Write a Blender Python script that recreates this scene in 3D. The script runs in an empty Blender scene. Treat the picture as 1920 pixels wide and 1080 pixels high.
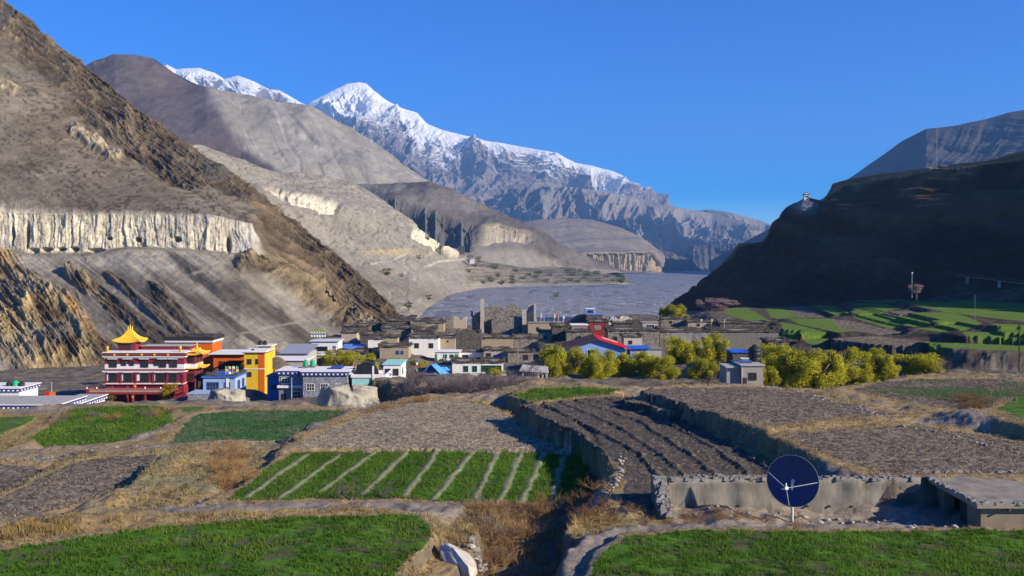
import bpy, bmesh, math, random
import numpy as np
from mathutils import Vector, Matrix
R = math.radians
F, VH = 1663.0, 485.0          # focal length and horizon row, in 1920-wide picture units, used to survey positions
SC = bpy.context.scene
COL = SC.collection

# ------------------------------------------------------------------ camera, sky, sun, exposure
cam = bpy.data.cameras.new('camera'); camo = bpy.data.objects.new('camera', cam); COL.objects.link(camo)
cam.sensor_width = 36; cam.lens = 36 * F / 1920; cam.shift_y = (VH - 540) / 1920
cam.clip_start = 0.5; cam.clip_end = 60000
camo.rotation_euler = (R(90), 0, 0); SC.camera = camo

SUN_EL, SUN_DIR = R(24), Vector((0.90, -0.436, 0)).normalized()
SUN_ROT = math.atan2(SUN_DIR.x, SUN_DIR.y)
W = bpy.data.worlds.new('World'); SC.world = W; W.use_nodes = True
nt = W.node_tree; bg = nt.nodes['Background']
sky = nt.nodes.new('ShaderNodeTexSky'); sky.sky_type = 'NISHITA'; sky.sun_disc = False
sky.sun_elevation = SUN_EL; sky.sun_rotation = SUN_ROT; sky.altitude = 2800
sky.air_density = 1.0; sky.dust_density = 0.0; sky.ozone_density = 4.0
hs = nt.nodes.new('ShaderNodeHueSaturation'); hs.inputs['Saturation'].default_value = 1.75; hs.inputs['Value'].default_value = 1.22; hs.inputs['Hue'].default_value = .519
nt.links.new(sky.outputs[0], hs.inputs['Color']); nt.links.new(hs.outputs[0], bg.inputs[0])
bg.inputs[1].default_value = 0.112
sl = bpy.data.lights.new('sun', 'SUN'); sl.energy = 5.0; sl.angle = R(0.5); sl.color = (1.0, 0.88, 0.69)
so = bpy.data.objects.new('sun', sl); COL.objects.link(so)
sd = Vector((SUN_DIR.x * math.cos(SUN_EL), SUN_DIR.y * math.cos(SUN_EL), math.sin(SUN_EL)))
so.rotation_euler = sd.to_track_quat('Z', 'Y').to_euler()
SC.view_settings.view_transform = 'Standard'; SC.view_settings.look = 'None'
SC.view_settings.exposure = 0.64; SC.view_settings.gamma = 1.0
SC.render.engine = 'CYCLES'; SC.cycles.use_denoising = True
SC.cycles.max_bounces = 4; SC.cycles.diffuse_bounces = 2; SC.cycles.volume_bounces = 0

# ------------------------------------------------------------------ helpers
def P(u, v, Y): return np.array([(u - 960) / F * Y, Y, -(v - VH) / F * Y])
rng = np.random.RandomState(7)
TAB = rng.rand(512, 512).astype(np.float32)
def vnoise(x, y, seed=0):
    x = x + seed * 37.17; y = y + seed * 91.73
    xi = np.floor(x); yi = np.floor(y); fx = x - xi; fy = y - yi
    xi = xi.astype(np.int64); yi = yi.astype(np.int64)
    fx = fx * fx * fx * (fx * (fx * 6 - 15) + 10); fy = fy * fy * fy * (fy * (fy * 6 - 15) + 10)
    a = TAB[xi & 511, yi & 511]; b = TAB[(xi + 1) & 511, yi & 511]
    c = TAB[xi & 511, (yi + 1) & 511]; d = TAB[(xi + 1) & 511, (yi + 1) & 511]
    return (a + (b - a) * fx) + ((c + (d - c) * fx) - (a + (b - a) * fx)) * fy
def fbm(x, y, oct=5, seed=0, gain=0.5, lac=2.03):
    s = 0; a = 1; t = 0
    for k in range(oct):
        s = s + a * vnoise(x, y, seed + k * 3.3); t += a; a *= gain
        x, y = x * lac * 0.8 - y * lac * 0.6, x * lac * 0.6 + y * lac * 0.8
    return s / t
def ridged(x, y, oct=5, seed=0, gain=0.55, lac=2.1, rot=True):
    s = 0; a = 1; t = 0
    for k in range(oct):
        n = 1 - np.abs(2 * vnoise(x, y, seed + k * 5.1) - 1)
        s = s + a * n * n; t += a; a *= gain
        if rot: x, y = x * lac * 0.9 - y * lac * 0.436, x * lac * 0.436 + y * lac * 0.9
        else: x, y = x * lac, y * lac
    return s / t
def sstep(a, b, x):
    t = np.clip((x - a) / (b - a), 0, 1); return t * t * (3 - 2 * t)
def mix(a, b, t):
    a = np.asarray(a, float); b = np.asarray(b, float)
    return a + (b - a) * np.asarray(t)[..., None]

def tag(o, label=None, cat=None, group=None, kind=None):
    if label: o['label'] = label
    if cat: o['category'] = cat
    if group: o['group'] = group
    if kind: o['kind'] = kind
    return o
def raw_mesh(name, co, quads=None, tris=None, mat=None, col=None, smooth=True, matidx=None):
    me = bpy.data.meshes.new(name); co = np.asarray(co, np.float32).reshape(-1, 3)
    fl = []; starts = []; tot = []; n = 0
    for f, k in ((quads, 4), (tris, 3)):
        if f is None or len(f) == 0: continue
        f = np.asarray(f, np.int32).reshape(-1, k); fl.append(f.ravel())
        starts.append(n + np.arange(len(f)) * k); n += f.size
    me.vertices.add(len(co)); me.vertices.foreach_set('co', co.ravel())
    li = np.concatenate(fl); st = np.concatenate(starts)
    me.loops.add(len(li)); me.loops.foreach_set('vertex_index', li)
    me.polygons.add(len(st)); me.polygons.foreach_set('loop_start', st.astype(np.int32))
    me.polygons.foreach_set('use_smooth', np.full(len(st), bool(smooth)))
    if col is not None:
        at = me.color_attributes.new('Col', 'FLOAT_COLOR', 'POINT')
        c4 = np.ones((len(co), 4), np.float32); c4[:, :3] = np.asarray(col, np.float32).reshape(-1, 3)
        at.data.foreach_set('color', c4.ravel())
    for m in (mat if isinstance(mat, (list, tuple)) else [mat]):
        if m: me.materials.append(m)
    if matidx is not None: me.polygons.foreach_set('material_index', np.asarray(matidx, np.int32))
    me.update(calc_edges=True); me.validate()
    return me
def mobj(name, me, parent=None):
    o = bpy.data.objects.new(name, me); COL.objects.link(o)
    if parent: o.parent = parent
    return o
def grid_faces(nr, nc):
    i = np.arange(nr * nc).reshape(nr, nc)
    return np.stack([i[:-1, :-1], i[1:, :-1], i[1:, 1:], i[:-1, 1:]], -1).reshape(-1, 4)

# ------------------------------------------------------------------ materials
MATS = {}
def nmat(name):
    m = bpy.data.materials.new(name); m.use_nodes = True; t = m.node_tree
    return m, t, t.nodes['Principled BSDF']
def terrain_mat(name, sc=0.5, amt=0.35, bump=0.4, bdist=0.3, rough=0.95, sc2=None):
    "albedo zones come as an attribute; fine mottling and relief come from noise in object space"
    m, t, b = nmat(name); N = t.nodes; L = t.links
    at = N.new('ShaderNodeVertexColor'); at.layer_name = 'Col'
    tc = N.new('ShaderNodeTexCoord')
    n1 = N.new('ShaderNodeTexNoise'); n1.inputs['Scale'].default_value = sc; n1.inputs['Detail'].default_value = 9; n1.inputs['Roughness'].default_value = 0.68
    L.new(tc.outputs['Object'], n1.inputs['Vector'])
    mr = N.new('ShaderNodeMapRange'); mr.inputs[1].default_value = 0.3; mr.inputs[2].default_value = 0.7
    mr.inputs[3].default_value = 1 - amt; mr.inputs[4].default_value = 1 + amt
    L.new(n1.outputs['Fac'], mr.inputs[0])
    mx = N.new('ShaderNodeMix'); mx.data_type = 'RGBA'; mx.blend_type = 'MULTIPLY'; mx.inputs[0].default_value = 1
    L.new(at.outputs['Color'], mx.inputs[6]); L.new(mr.outputs[0], mx.inputs[7]); L.new(mx.outputs[2], b.inputs['Base Color'])
    n2 = N.new('ShaderNodeTexNoise'); n2.inputs['Scale'].default_value = sc2 or sc * 1.7; n2.inputs['Detail'].default_value = 8; n2.inputs['Roughness'].default_value = 0.7
    L.new(tc.outputs['Object'], n2.inputs['Vector'])
    bp = N.new('ShaderNodeBump'); bp.inputs['Strength'].default_value = bump; bp.inputs['Distance'].default_value = bdist
    L.new(n2.outputs['Fac'], bp.inputs['Height']); L.new(bp.outputs[0], b.inputs['Normal'])
    b.inputs['Roughness'].default_value = rough; b.inputs['Specular IOR Level'].default_value = 0.1
    return m
# ------------------------------------------------------------------ mountains and hills: lofted between surveyed lines
def loft(rows, segs, nc):
    rr = []
    s = np.linspace(0, 1, nc)
    for row in rows:
        a = np.array(row, float); u = a[:, 0]; t = (u - u[0]) / (u[-1] - u[0])
        w = np.stack([P(*p) for p in np.stack([np.interp(s, t, a[:, k]) for k in range(3)], 1)])
        rr.append(w)
    out = []; rc = []
    for k, n in enumerate(segs):
        last = k == len(segs) - 1
        for j in range(n + (1 if last else 0)):
            f = j / n; out.append(rr[k] * (1 - f) + rr[k + 1] * f); rc.append(k + f)
    return np.array(out), np.repeat(np.array(rc)[:, None], nc, 1)
def normals(Pt):
    du = np.gradient(Pt, axis=1); dv = np.gradient(Pt, axis=0)
    n = np.cross(dv, du); n /= np.linalg.norm(n, axis=-1, keepdims=True) + 1e-9
    return n
def uv_of(Pt): return 960 + F * Pt[..., 0] / Pt[..., 1], VH - F * Pt[..., 2] / Pt[..., 1]
def back_row(row, dy, dz):
    o = []
    for u, v, Y in row:
        p = P(u, v, Y); o.append((u, VH - F * (p[2] - dz) / (Y + dy), Y + dy))
    return o
def blur(a, k):
    for _ in range(k):
        a = (np.pad(a, ((1, 1), (0, 0)), 'edge')[:-2] + a + np.pad(a, ((1, 1), (0, 0)), 'edge')[2:]) / 3
        a = (np.pad(a, ((0, 0), (1, 1)), 'edge')[:, :-2] + a + np.pad(a, ((0, 0), (1, 1)), 'edge')[:, 2:]) / 3
    return a
def inter(u, pts):
    a = np.array(pts, float); return np.interp(u, a[:, 0], a[:, 1])
def near_line(U, V, pts):
    "distance in survey units to a polyline"
    d = np.full(U.shape, 1e9)
    for (a, b), (c, e) in zip(pts[:-1], pts[1:]):
        dx, dy = c - a, e - b; t = np.clip(((U - a) * dx + (V - b) * dy) / (dx * dx + dy * dy), 0, 1)
        d = np.minimum(d, np.hypot(U - a - t * dx, V - b - t * dy))
    return d
def land(name, Pt, colr, mat, label):
    nr, nc = Pt.shape[:2]
    o = mobj(name, raw_mesh(name, Pt, quads=grid_faces(nr, nc), mat=mat, col=colr))
    return tag(o, label, 'hill' if 'hill' in name else 'mountain' if 'mountain' in name else name.split('_')[-1], kind='structure')

M_HILL = terrain_mat('rock_and_scree', 0.12, 0.32, 0.8, 2.0, sc2=0.22)
M_FAR = terrain_mat('mountain_rock', 0.02, 0.25, 0.7, 12.0, sc2=0.03)
M_SNOW = terrain_mat('snowy_rock', 0.004, 0.15, 0.8, 60.0, sc2=0.008)

# --- near hillside on the left
crest = [(-260,-150,760),(-120,-75,730),(0,-2,700),(60,40,675),(110,85,655),(200,150,615),(280,220,570),(330,250,550),(400,300,525),(470,350,505),(530,400,490),(600,450,472),(650,490,460),(700,538,447),(745,583,436),(772,612,430)]
band = [(-260,10,690),(-120,40,640),(0,85,600),(100,180,560),(200,262,520),(300,330,480),(400,385,440),(470,415,425),(530,490,425),(600,560,425),(650,597,425),(700,612,424),(745,620,423),(772,624,422)]
ctop = [(-260,398,410),(0,398,404),(150,402,404),(300,402,404),(400,405,404),(470,420,408),(500,480,412),(560,535,414),(640,600,414),(700,622,412),(745,628,411),(772,632,410)]
cbot = [(-260,463,398),(0,466,398),(150,472,398),(250,462,399),(400,470,399),(470,478,402),(510,505,405),(560,548,408),(640,607,408),(700,628,405),(745,634,404),(772,640,400)]
lowr = [(-260,560,350),(0,560,350),(150,570,350),(300,560,350),(450,560,360),(560,590,380),(640,615,395),(700,636,395),(772,650,390)]
foot = [(-260,735,275),(0,725,280),(200,715,290),(300,700,300),(450,690,310),(560,685,330),(640,665,350),(700,655,375),(772,665,370)]
Pt, rc = loft([back_row(crest, 220, 110), crest, band, ctop, cbot, lowr, foot], [30, 110, 130, 60, 90, 130], 900)
U, V = uv_of(Pt); X, Y, Z = Pt[..., 0], Pt[..., 1], Pt[..., 2]
N = normals(np.stack([blur(Pt[..., k], 6) for k in range(3)], -1))
def dip(th, u0, v0): c_, s_ = math.cos(R(th)), math.sin(R(th)); return ((U - u0) * c_ + (V - v0) * s_) * .33, (-(U - u0) * s_ + (V - v0) * c_) * .33
al, ac = dip(37, 0, 0); al2, ac2 = dip(53, 100, 600)        # along and across the dipping strata
wob = (fbm(X / 60, Z / 60, 3, 11) - .5) * 14
strata = ridged(al / 45, (ac + wob) / 10, 6, 1, gain=.62, rot=False)
lumps = ridged(X / 30 + Y / 70, Z / 26, 7, 4, gain=.62); fine = fbm(X / 4, Z / 3.2, 5, 9, gain=.62)
rockband = sstep(0.93, 1.02, rc) * (1 - sstep(1.75, 2.05, rc + (fbm(X / 25, Z / 25, 4, 2) - .5) * 1.1))
rockband = np.where(U > 470, np.maximum(rockband, sstep(470, 520, U) * (rc > .9) * (1 - sstep(2.6, 3.9, rc + (fbm(X / 20, Z / 20, 4, 3) - .5)))), rockband)
cliffm = sstep(2.93, 3.04, rc) * (1 - sstep(3.97, 4.05, rc)) * (1 - sstep(470, 500, U + (fbm(Z / 6, Z / 9, 2, 1) - .5) * 20))
# outcrops on the lower slope: dipping ribs of orange rock on the left, brown ribs further right
low = sstep(4.0, 4.15, rc)
oc = np.zeros_like(U)
for pts, w in (([(-40,470),(60,560),(200,700)], 62), ([(20,520),(140,610),(230,700)], 34), ([(-60,560),(30,640),(110,720)], 60),
               ([(135,512),(190,555),(330,660)], 17), ([(205,515),(270,570),(370,655)], 12), ([(285,540),(330,585),(380,640)], 13)):
    oc = np.maximum(oc, 1 - near_line(U, V, pts) / w)
oc = sstep(0.05, 0.45, oc + (fbm(al2 / 30, ac2 / 7, 4, 6) - .5) * 0.9) * low
sfL = ridged(al2 / 20, (ac2 + wob * .3) / 2.6, 5, 58, gain=.6, rot=False)
knob = np.zeros_like(U)
for pts, w in (([(462,490),(520,515),(570,550),(612,580)], 26), ([(590,555),(615,583)], 22), ([(640,600),(690,640)], 34)):
    knob = np.maximum(knob, 1 - near_line(U, V, pts) / w)
knob = sstep(0.1, 0.6, knob + (fbm(X / 9, Z / 9, 4, 8) - .5) * .6)
small = np.zeros_like(U)
for pts, w in (([(140,248),(175,270),(218,298)], 15), ([(-10,150),(25,172)], 12)):
    small = np.maximum(small, 1 - near_line(U, V, pts) / w)
small = sstep(0.2, 0.6, small + (fbm(X / 6, Z / 6, 4, 18) - .5) * .7)
flute = ridged(U / 30 + (fbm(U / 40, V / 60, 3, 22) - .5) * .9, V / 150, 5, 21, gain=.62, rot=False)
crags = sstep(.46, .66, fbm(al / 42, ac / 30, 4, 55)) * np.exp(-((rc - 1.14) / .17) ** 2)
sfine = ridged(al / 22, (ac + wob * .4) / 2.6, 5, 57, gain=.6, rot=False)
d = rockband * ((strata - .45) * 4.5 + (sfine - .45) * 2.6 + (fine - .5) * 1.3 + crags * (5 + (lumps - .45) * 9 + (fine - .5) * 2.5))
d += (1 - rockband) * (fbm(X / 70, Z / 70, 4, 13) - .5) * 3
d += cliffm * (-(1 - flute) * 2.4 + 1.2 + (ridged(U / 7, V / 60, 4, 35, rot=False) - .5) * .7 + (fbm(X / 2.2, Z / 2.2, 4, 33) - .5) * .9)
stL = ridged(al2 / 38, (ac2 + wob * .5) / 10, 6, 41, gain=.64, rot=False)
lft = 1 - sstep(130, 190, U)
d += oc * (lft * (2.5 + (stL - .45) * 7.5 + (sfL - .45) * 2.2 + (lumps - .4) * 2.5) + (1 - lft) * (1.2 + (strata - .45) * 3.5 + (sfine - .45) * 2) + (fine - .5) * 1.4) + knob * (2.5 + (lumps - .4) * 8 + (strata - .5) * 6 + (sfine - .45) * 3 + (fine - .5) * 1.5) + small * (2 + (sfine - .4) * 4 + (fine - .5) * 1.5)
gul = ridged(al / 140, ac / 11, 3, 27, rot=False)
d += low * (1 - oc) * ((gul - .5) * 1.6 + (fbm(X / 8, Z / 8, 4, 29) - .5) * 1.2)
caves = np.zeros_like(U)
for cu, cv, cw, ch in ((62,468,9,3),(85,467,10,3),(115,467,8,3),(138,467,7,4),(180,469,14,3),(258,449,6,4),(332,449,7,5),(205,447,5,3),(428,460,5,14),(22,440,4,16),(48,440,4,22)):
    caves = np.maximum(caves, np.exp(-(((U - cu) / cw) ** 2 + ((V - cv) / ch) ** 2) ** 2))
d -= caves * 5
d *= 1 - .9 * sstep(5.6, 6, rc)
nmix = N.copy(); nmix[..., 2] *= np.where(cliffm > .5, 0.2, 1)
Pt = Pt + nmix * (d * np.clip(Y / 400, .6, 1.6))[..., None]
U2, V2 = uv_of(Pt); n1 = fbm(X / 30, Z / 30, 5, 51); n2 = fbm(X / 2.2, Z / 2.2, 4, 52)
c = mix((.145, .115, .08), (.205, .17, .125), sstep(.3, .7, n1))
c = mix(c, (.14, .125, .10), sstep(3.95, 4.1, rc) * .5)
dots = sstep(.635, .69, vnoise(U / 5.5, V / 3.2, 60) * .62 + fbm(U / 40, V / 25, 3, 61) * .38) * (rc < 3) * (1 - rockband); c = mix(c, (.06, .047, .033), dots * .75)
c = mix(c, (.14, .125, .082), sstep(.45, .7, fbm(X / 45, Z / 30, 4, 54)) * (rc < 3) * .5); c = c * (1 + (fbm(al / 40, ac / 2.2, 4, 59) - .5) * .45 * (rc < 3))[..., None]
rk = mix((.055, .041, .027), (.20, .15, .095), sstep(.25, .75, strata * .35 + sfine * .4 + fine * .25)); rk = mix(rk, (.10, .09, .075), sstep(.55, .7, n1))
c = mix(c, rk, np.clip(rockband, 0, 1))
cl = mix((.47, .42, .325), (.60, .52, .37), sstep(.35, .65, fbm(X / 25, Z / 25, 4, 61))); cl = mix(cl, (.28, .25, .21), sstep(.52, .72, fbm(U / 5, V / 70 , 4, 62)) * .7); cl = mix(cl, (.13, .11, .09), sstep(.66, .74, fbm(U / 3.5, V / 3, 3, 65)) * .6)
cl = mix(cl, (.40, .38, .34), sstep(380, 460, U) * .6)
c = mix(c, cl, cliffm)
pale = low * (1 - sstep(4.15, 4.75, rc + (fbm(al / 50, ac / 14, 5, 63) - .5) * 1.5)); c = mix(c, mix((.25, .225, .18), (.40, .36, .29), fbm(U / 9, V / 6, 4, 53)), pale * .9)
scree = low * sstep(4.2, 5.0, rc); c = mix(c, mix((.065, .056, .046), (.245, .22, .18), sstep(.28, .72, fbm(al / 85, ac / 4.5, 5, 64))), scree * .85)
c = mix(c, (.055, .05, .048), low * sstep(.56, .72, fbm(al / 75, ac / 15, 3, 66)) * sstep(250, 330, U) * (1 - sstep(470, 520, U)) * .8)
ocl = mix((.085, .06, .032), (.50, .375, .18), sstep(.3, .72, stL * .4 + sfL * .25 + fbm(al2 / 25, ac2 / 7, 4, 67) * .35)); ocl = mix(ocl, (.42, .22, .07), sstep(.55, .7, fbm(al2 / 30, ac2 / 9, 4, 68)) * .75)
ocl = mix(ocl, (.25, .225, .185), sstep(.55, .7, fbm(X / 22, Z / 22, 4, 69)) * .4)
ocr = mix((.055, .045, .035), (.15, .115, .08), sstep(.3, .7, strata)); c = mix(c, mix(ocl, ocr, sstep(150, 235, U)), oc)
c = mix(c, mix((.08, .06, .04), (.32, .25, .15), sstep(.3, .7, lumps * .6 + fine * .4)), knob)
c = mix(c, mix((.20, .15, .09), (.45, .38, .25), sstep(.3, .7, fine)), small)
tr = np.minimum(near_line(U, V, [(330,522),(385,510),(430,492),(470,482)]), near_line(U, V, [(330,655),(430,632),(520,612),(600,598),(625,588)]))
c = mix(c, (.24, .215, .18), (1 - sstep(1, 3.5, tr)) * low * .7)
c = c * (1 + (n2 - .5) * .5)[..., None]
land('hill', Pt, c, M_HILL, 'rocky brown hillside with pale cliff band rising left behind the village')

# --- purple-grey mountain with pale scree slope behind it
crest = [(60,190,2500),(130,140,2552),(175,111,2586),(215,100,2616),(250,102,2642),(290,108,2672),(330,136,2702),(385,160,2743),(430,172,2777),(500,184,2830),(560,191,2875),(590,201,2897),(640,232,2935),(700,266,2980),(760,305,3025),(825,346,3073),(900,392,3130)]
mid = [(60,300,2180),(215,240,2296),(385,260,2423),(450,290,2472),(560,290,2555),(700,320,2660),(825,352,2753),(900,398,2810)]
foot = [(60,480,1950),(300,480,2154),(600,450,2409),(900,440,2664)]
Pt, rc = loft([back_row(crest, 700, 500), crest, mid, foot], [12, 130, 130], 520)
U, V = uv_of(Pt); X, Y, Z = Pt.transpose(2, 0, 1); N = normals(Pt)
bound = inter(V, [(100,380),(160,385),(210,392),(250,415),(290,452),(330,520),(420,620)]) + (fbm(X / 90, Z / 90, 3, 5) - .5) * 18
paleM = sstep(-14, 12, U - bound)
gl = ridged((U + V * .35 * 0) / 34 - V / 60, V / 240, 4, 71, rot=False)
spur = np.exp(-((U - bound - 8) / 34.) ** 2) * 26
d = spur * sstep(1, 1.2, rc) + (fbm(X / 260, Z / 260, 5, 72) - .5) * 60 + paleM * (gl - .5) * 6 * sstep(1.05, 1.3, rc) + (fbm(X / 40, Z / 40, 5, 73) - .5) * 9
for cu, cv, s in ((540,262,30),(575,270,22),(605,290,15)): d -= np.exp(-(((U - cu) / 26) ** 2 + ((V - cv) / s) ** 2)) * 16
d *= sstep(.2, 1.15, rc) * .85 + .15
Pt = Pt + N * d[..., None]
c = mix((.085, .064, .064), (.125, .098, .095), fbm(X / 80, Z / 80, 5, 74))
c = mix(c, (.135, .105, .085), np.exp(-((U - 280) / 40) ** 2 - ((V - 150) / 40) ** 2) * .7)
dk = sstep(.6, .72, fbm(X / 22, Z / 22, 4, 75)); c = mix(c, (.07, .055, .055), dk * .5)
pc = mix((.25, .225, .185), (.32, .29, .24), sstep(.3, .7, fbm(X / 130 + Z / 200, Z / 300, 4, 76)))
stain = sstep(.5, .7, fbm(U / 26 - V / 44, V / 110, 5, 77)) * (1 - sstep(330, 345, V)); pc = mix(pc, (.20, .18, .155), stain * .55)
pc = mix(pc, (.38, .35, .30), sstep(.62, .75, fbm(U / 14 - V / 30, V / 90, 4, 78)) * .5)
vein = np.minimum(near_line(U, V, [(563,300),(566,335)]), np.minimum(near_line(U, V, [(600,300),(612,340)]), near_line(U, V, [(545,215),(570,240),(600,270)])))
pc = mix(pc, (.13, .12, .11), (1 - sstep(1, 5, vein)) * .6)
c = mix(c, pc, paleM); c = c * (1 + (fbm(X / 7, Z / 7, 3, 79) - .5) * .3)[..., None]
land('mountain', Pt, c, M_FAR, 'purple brown mountain with a pale grey scree face')

# --- grey-beige slope dropping to the river in the middle
crest = [(330,272,900),(380,274,1000),(450,300,1150),(520,326,1300),(600,332,1420),(660,345,1500),(700,366,1580),(760,410,1680),(830,458,1800),(862,478,2000),(900,482,2300),(950,489,2450),(1000,497,2500),(1060,503,2550),(1100,508,2500),(1140,514,2420),(1172,521,2300),(1182,530,2250)]
mid = [(330,420,760),(480,380,900),(600,420,1040),(700,460,1200),(790,490,1450),(850,500,1850),(900,500,2080),(1000,510,2240),(1100,518,2250),(1160,524,2230),(1182,531,2240)]
foot = [(330,640,640),(560,640,690),(700,625,760),(772,607,870),(800,580,1090),(828,560,1440),(860,549,1690),(900,541,1950),(960,538,2060),(1040,536,2130),(1100,535,2170),(1150,533,2200),(1182,534,2230)]
Pt, rc = loft([back_row(crest, 300, 260), crest, mid, foot], [10, 170, 170], 620)
U, V = uv_of(Pt); X, Y, Z = Pt.transpose(2, 0, 1); N = normals(Pt)
wcl = np.zeros_like(U)
for pts, w in (([(500,365),(560,388),(615,400)], 15), ([(785,437),(815,446),(845,464)], 15)): wcl = np.maximum(wcl, 1 - near_line(U, V, pts) / w)
wcl = sstep(.05, .5, wcl + (fbm(U / 9, V / 9, 3, 82) - .5) * .5)
d = (fbm(X / 150, Z / 90, 6, 81) - .5) * 34 + (ridged(X / 60 + Z / 90, Z / 130 + Y / 300, 4, 83) - .5) * 8 + (fbm(X / 14, Z / 9, 4, 84) - .5) * 4 - wcl * (6 + 8 * ridged(U / 8, V / 90, 3, 85, rot=False))
d *= (.2 + .8 * sstep(.7, 1.2, rc)) * (1 - .93 * sstep(840, 885, U))
Pt = Pt + N * d[..., None]
c = mix((.18, .157, .122), (.265, .237, .19), sstep(.3, .7, fbm(X / 90 + Z / 70, Z / 60 + Y / 500, 5, 86)))
c = mix(c, (.38, .30, .16), sstep(.6, .75, fbm(X / 70, Z / 40, 4, 87)) * np.exp(-((U - 720) / 70) ** 2 - ((V - 455) / 45) ** 2) * 1.1)
sh = sstep(.64, .72, fbm(U / 4.5, V / 3.2, 3, 88)) * (1 - sstep(460, 520, V)); c = mix(c, (.12, .105, .08), sh * .75)
c = mix(c, (.62, .56, .42), wcl)
pth = np.minimum(near_line(U, V, [(700,490),(740,483),(765,472)]), near_line(U, V, [(800,498),(830,488),(868,484),(885,486)])); c = mix(c, (.44, .40, .33), (1 - sstep(1, 3, pth)) * .8)
fanm = sstep(868, 885, U) * sstep(478, 486, V); d_f = mix((.15, .12, .085), (.25, .205, .155), sstep(.35, .65, fbm(U / 22, V / 2.2, 4, 801))); d_f = mix(d_f, (.13, .135, .05), sstep(.55, .65, fbm(U / 14, V / 4, 3, 802)) * .8); c = mix(c, d_f, fanm)
c = mix(c, (.30, .26, .21), fanm * sstep(529, 533, V) * .8)
c = c * (1 + (fbm(U / 2.5, V / 2, 2, 89) - .5) * .35)[..., None]
land('hill', Pt, c, terrain_mat('beige_scree', 0.05, 0.25, 0.7, 4.0, sc2=0.09), 'pale beige slope dotted with scrub above the river bend'); FAN = (Pt.copy(), U, V)

# --- ridge with dark pinnacles
crest = [(600,352,2500),(660,345,2550),(760,343,2600),(805,341,2600),(850,356,2600),(900,380,2620),(960,410,2700),(1000,430,2800),(1060,464,2900),(1120,492,3000),(1170,508,3000)]
mid = [(600,420,2250),(700,372,2360),(740,374,2350),(820,400,2330),(880,420,2320),(930,420,2380),(990,438,2500),(1060,470,2700),(1120,497,2900),(1170,509,2990)]
m2 = [(600,470,2100),(700,410,2290),(760,435,2270),(840,452,2250),(885,462,2240),(930,452,2320),(1000,458,2440),(1060,488,2640),(1120,502,2850),(1170,510,2980)]
foot = [(600,540,2000),(800,540,1900),(900,520,2150),(1000,510,2350),(1060,515,2700),(1120,514,2850),(1170,511,2970)]
Pt, rc = loft([back_row(crest, 500, 350), crest, mid, m2, foot], [8, 80, 110, 70], 600)
U, V = uv_of(Pt); X, Y, Z = Pt.transpose(2, 0, 1); N = normals(Pt)
pin = sstep(1.9, 2.02, rc) * (1 - sstep(2.9, 3.1, rc)) * sstep(685, 705, U) * (1 - sstep(885, 900, U + (fbm(V / 12, V / 20, 3, 1) - .5) * 20))
litc = sstep(1.95, 2.05, rc) * (1 - sstep(2.9, 3.05, rc)) * sstep(900, 925, U) * (1 - sstep(985, 1005, U))
fl = ridged(U / 17, V / 150, 4, 91, rot=False)
d = (fbm(X / 200, Z / 120, 5, 92) - .5) * 40 + (fbm(X / 30, Z / 20, 4, 93) - .5) * 9
d += pin * (-34 * (1 - fl) + 8 - 26 * np.exp(-((U - 775) / 30) ** 2) - 20 * np.exp(-((U - 838) / 16) ** 2) + (fbm(X / 14, Z / 18, 4, 94) - .5) * 16) + litc * -(1 - fl) * 22
d *= .2 + .8 * sstep(.7, 1.3, rc)
Pt = Pt + (N * d[..., None])
c = mix((.12, .10, .082), (.19, .165, .135), sstep(.3, .7, fbm(X / 120, Z / 60, 5, 95)))
c = mix(c, mix((.075, .07, .065), (.19, .175, .155), fl), pin); c = mix(c, mix((.33, .28, .20), (.50, .43, .31), fl), litc)
c = mix(c, (.31, .28, .23), sstep(3.05, 3.4, rc) * .6)
land('mountain', Pt, c, M_FAR, 'brown ridge with dark eroded rock pinnacles in its face')

# --- far alluvial terraces with a pale river cliff, and bluffs in shade
crest = [(960,420,4300),(1000,412,4400),(1060,409,4500),(1110,412,4500),(1160,425,4500),(1195,440,4500),(1225,462,4450),(1245,476,4400)]
mid = [(960,470,3700),(1040,468,3900),(1110,460,4100),(1180,466,4200),(1245,480,4300)]
ctp = [(960,482,3500),(1040,478,3750),(1110,473,3900),(1180,472,4000),(1222,472,4050),(1245,500,4150)]
cbt = [(960,506,3480),(1040,504,3730),(1110,506,3880),(1180,507,3970),(1222,507,4010),(1245,509,4100)]
foot = [(960,520,3200),(1040,516,3500),(1110,513,3700),(1180,512,3850),(1222,511,3950),(1245,512,4050)]
Pt, rc = loft([back_row(crest, 500, 200), crest, mid, ctp, cbt, foot], [6, 60, 30, 50, 14], 360)
U, V = uv_of(Pt); X, Y, Z = Pt.transpose(2, 0, 1); N = normals(Pt)
cm = sstep(2.95, 3.05, rc) * (1 - sstep(3.95, 4.02, rc)); fl = ridged(U / 10, V / 80, 4, 101, rot=False)
d = (fbm(X / 250, Z / 60 + Y / 400, 5, 102) - .5) * 30 - cm * (1 - fl) * 40; d *= .2 + .8 * sstep(.7, 1.4, rc); Pt = Pt + N * d[..., None]
c = mix((.20, .17, .145), (.27, .235, .195), fbm(X / 200, Y / 300, 5, 103))
c = mix(c, (.13, .115, .11), sstep(4, 0, np.abs(V - inter(U, [(1040,452),(1200,447)]))) * .4)
c = mix(c, mix((.32, .25, .16), (.52, .43, .29), fl), cm)
land('hill', Pt, c, M_FAR, 'flat brown terraces ending in a tan cliff above the river')
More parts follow.
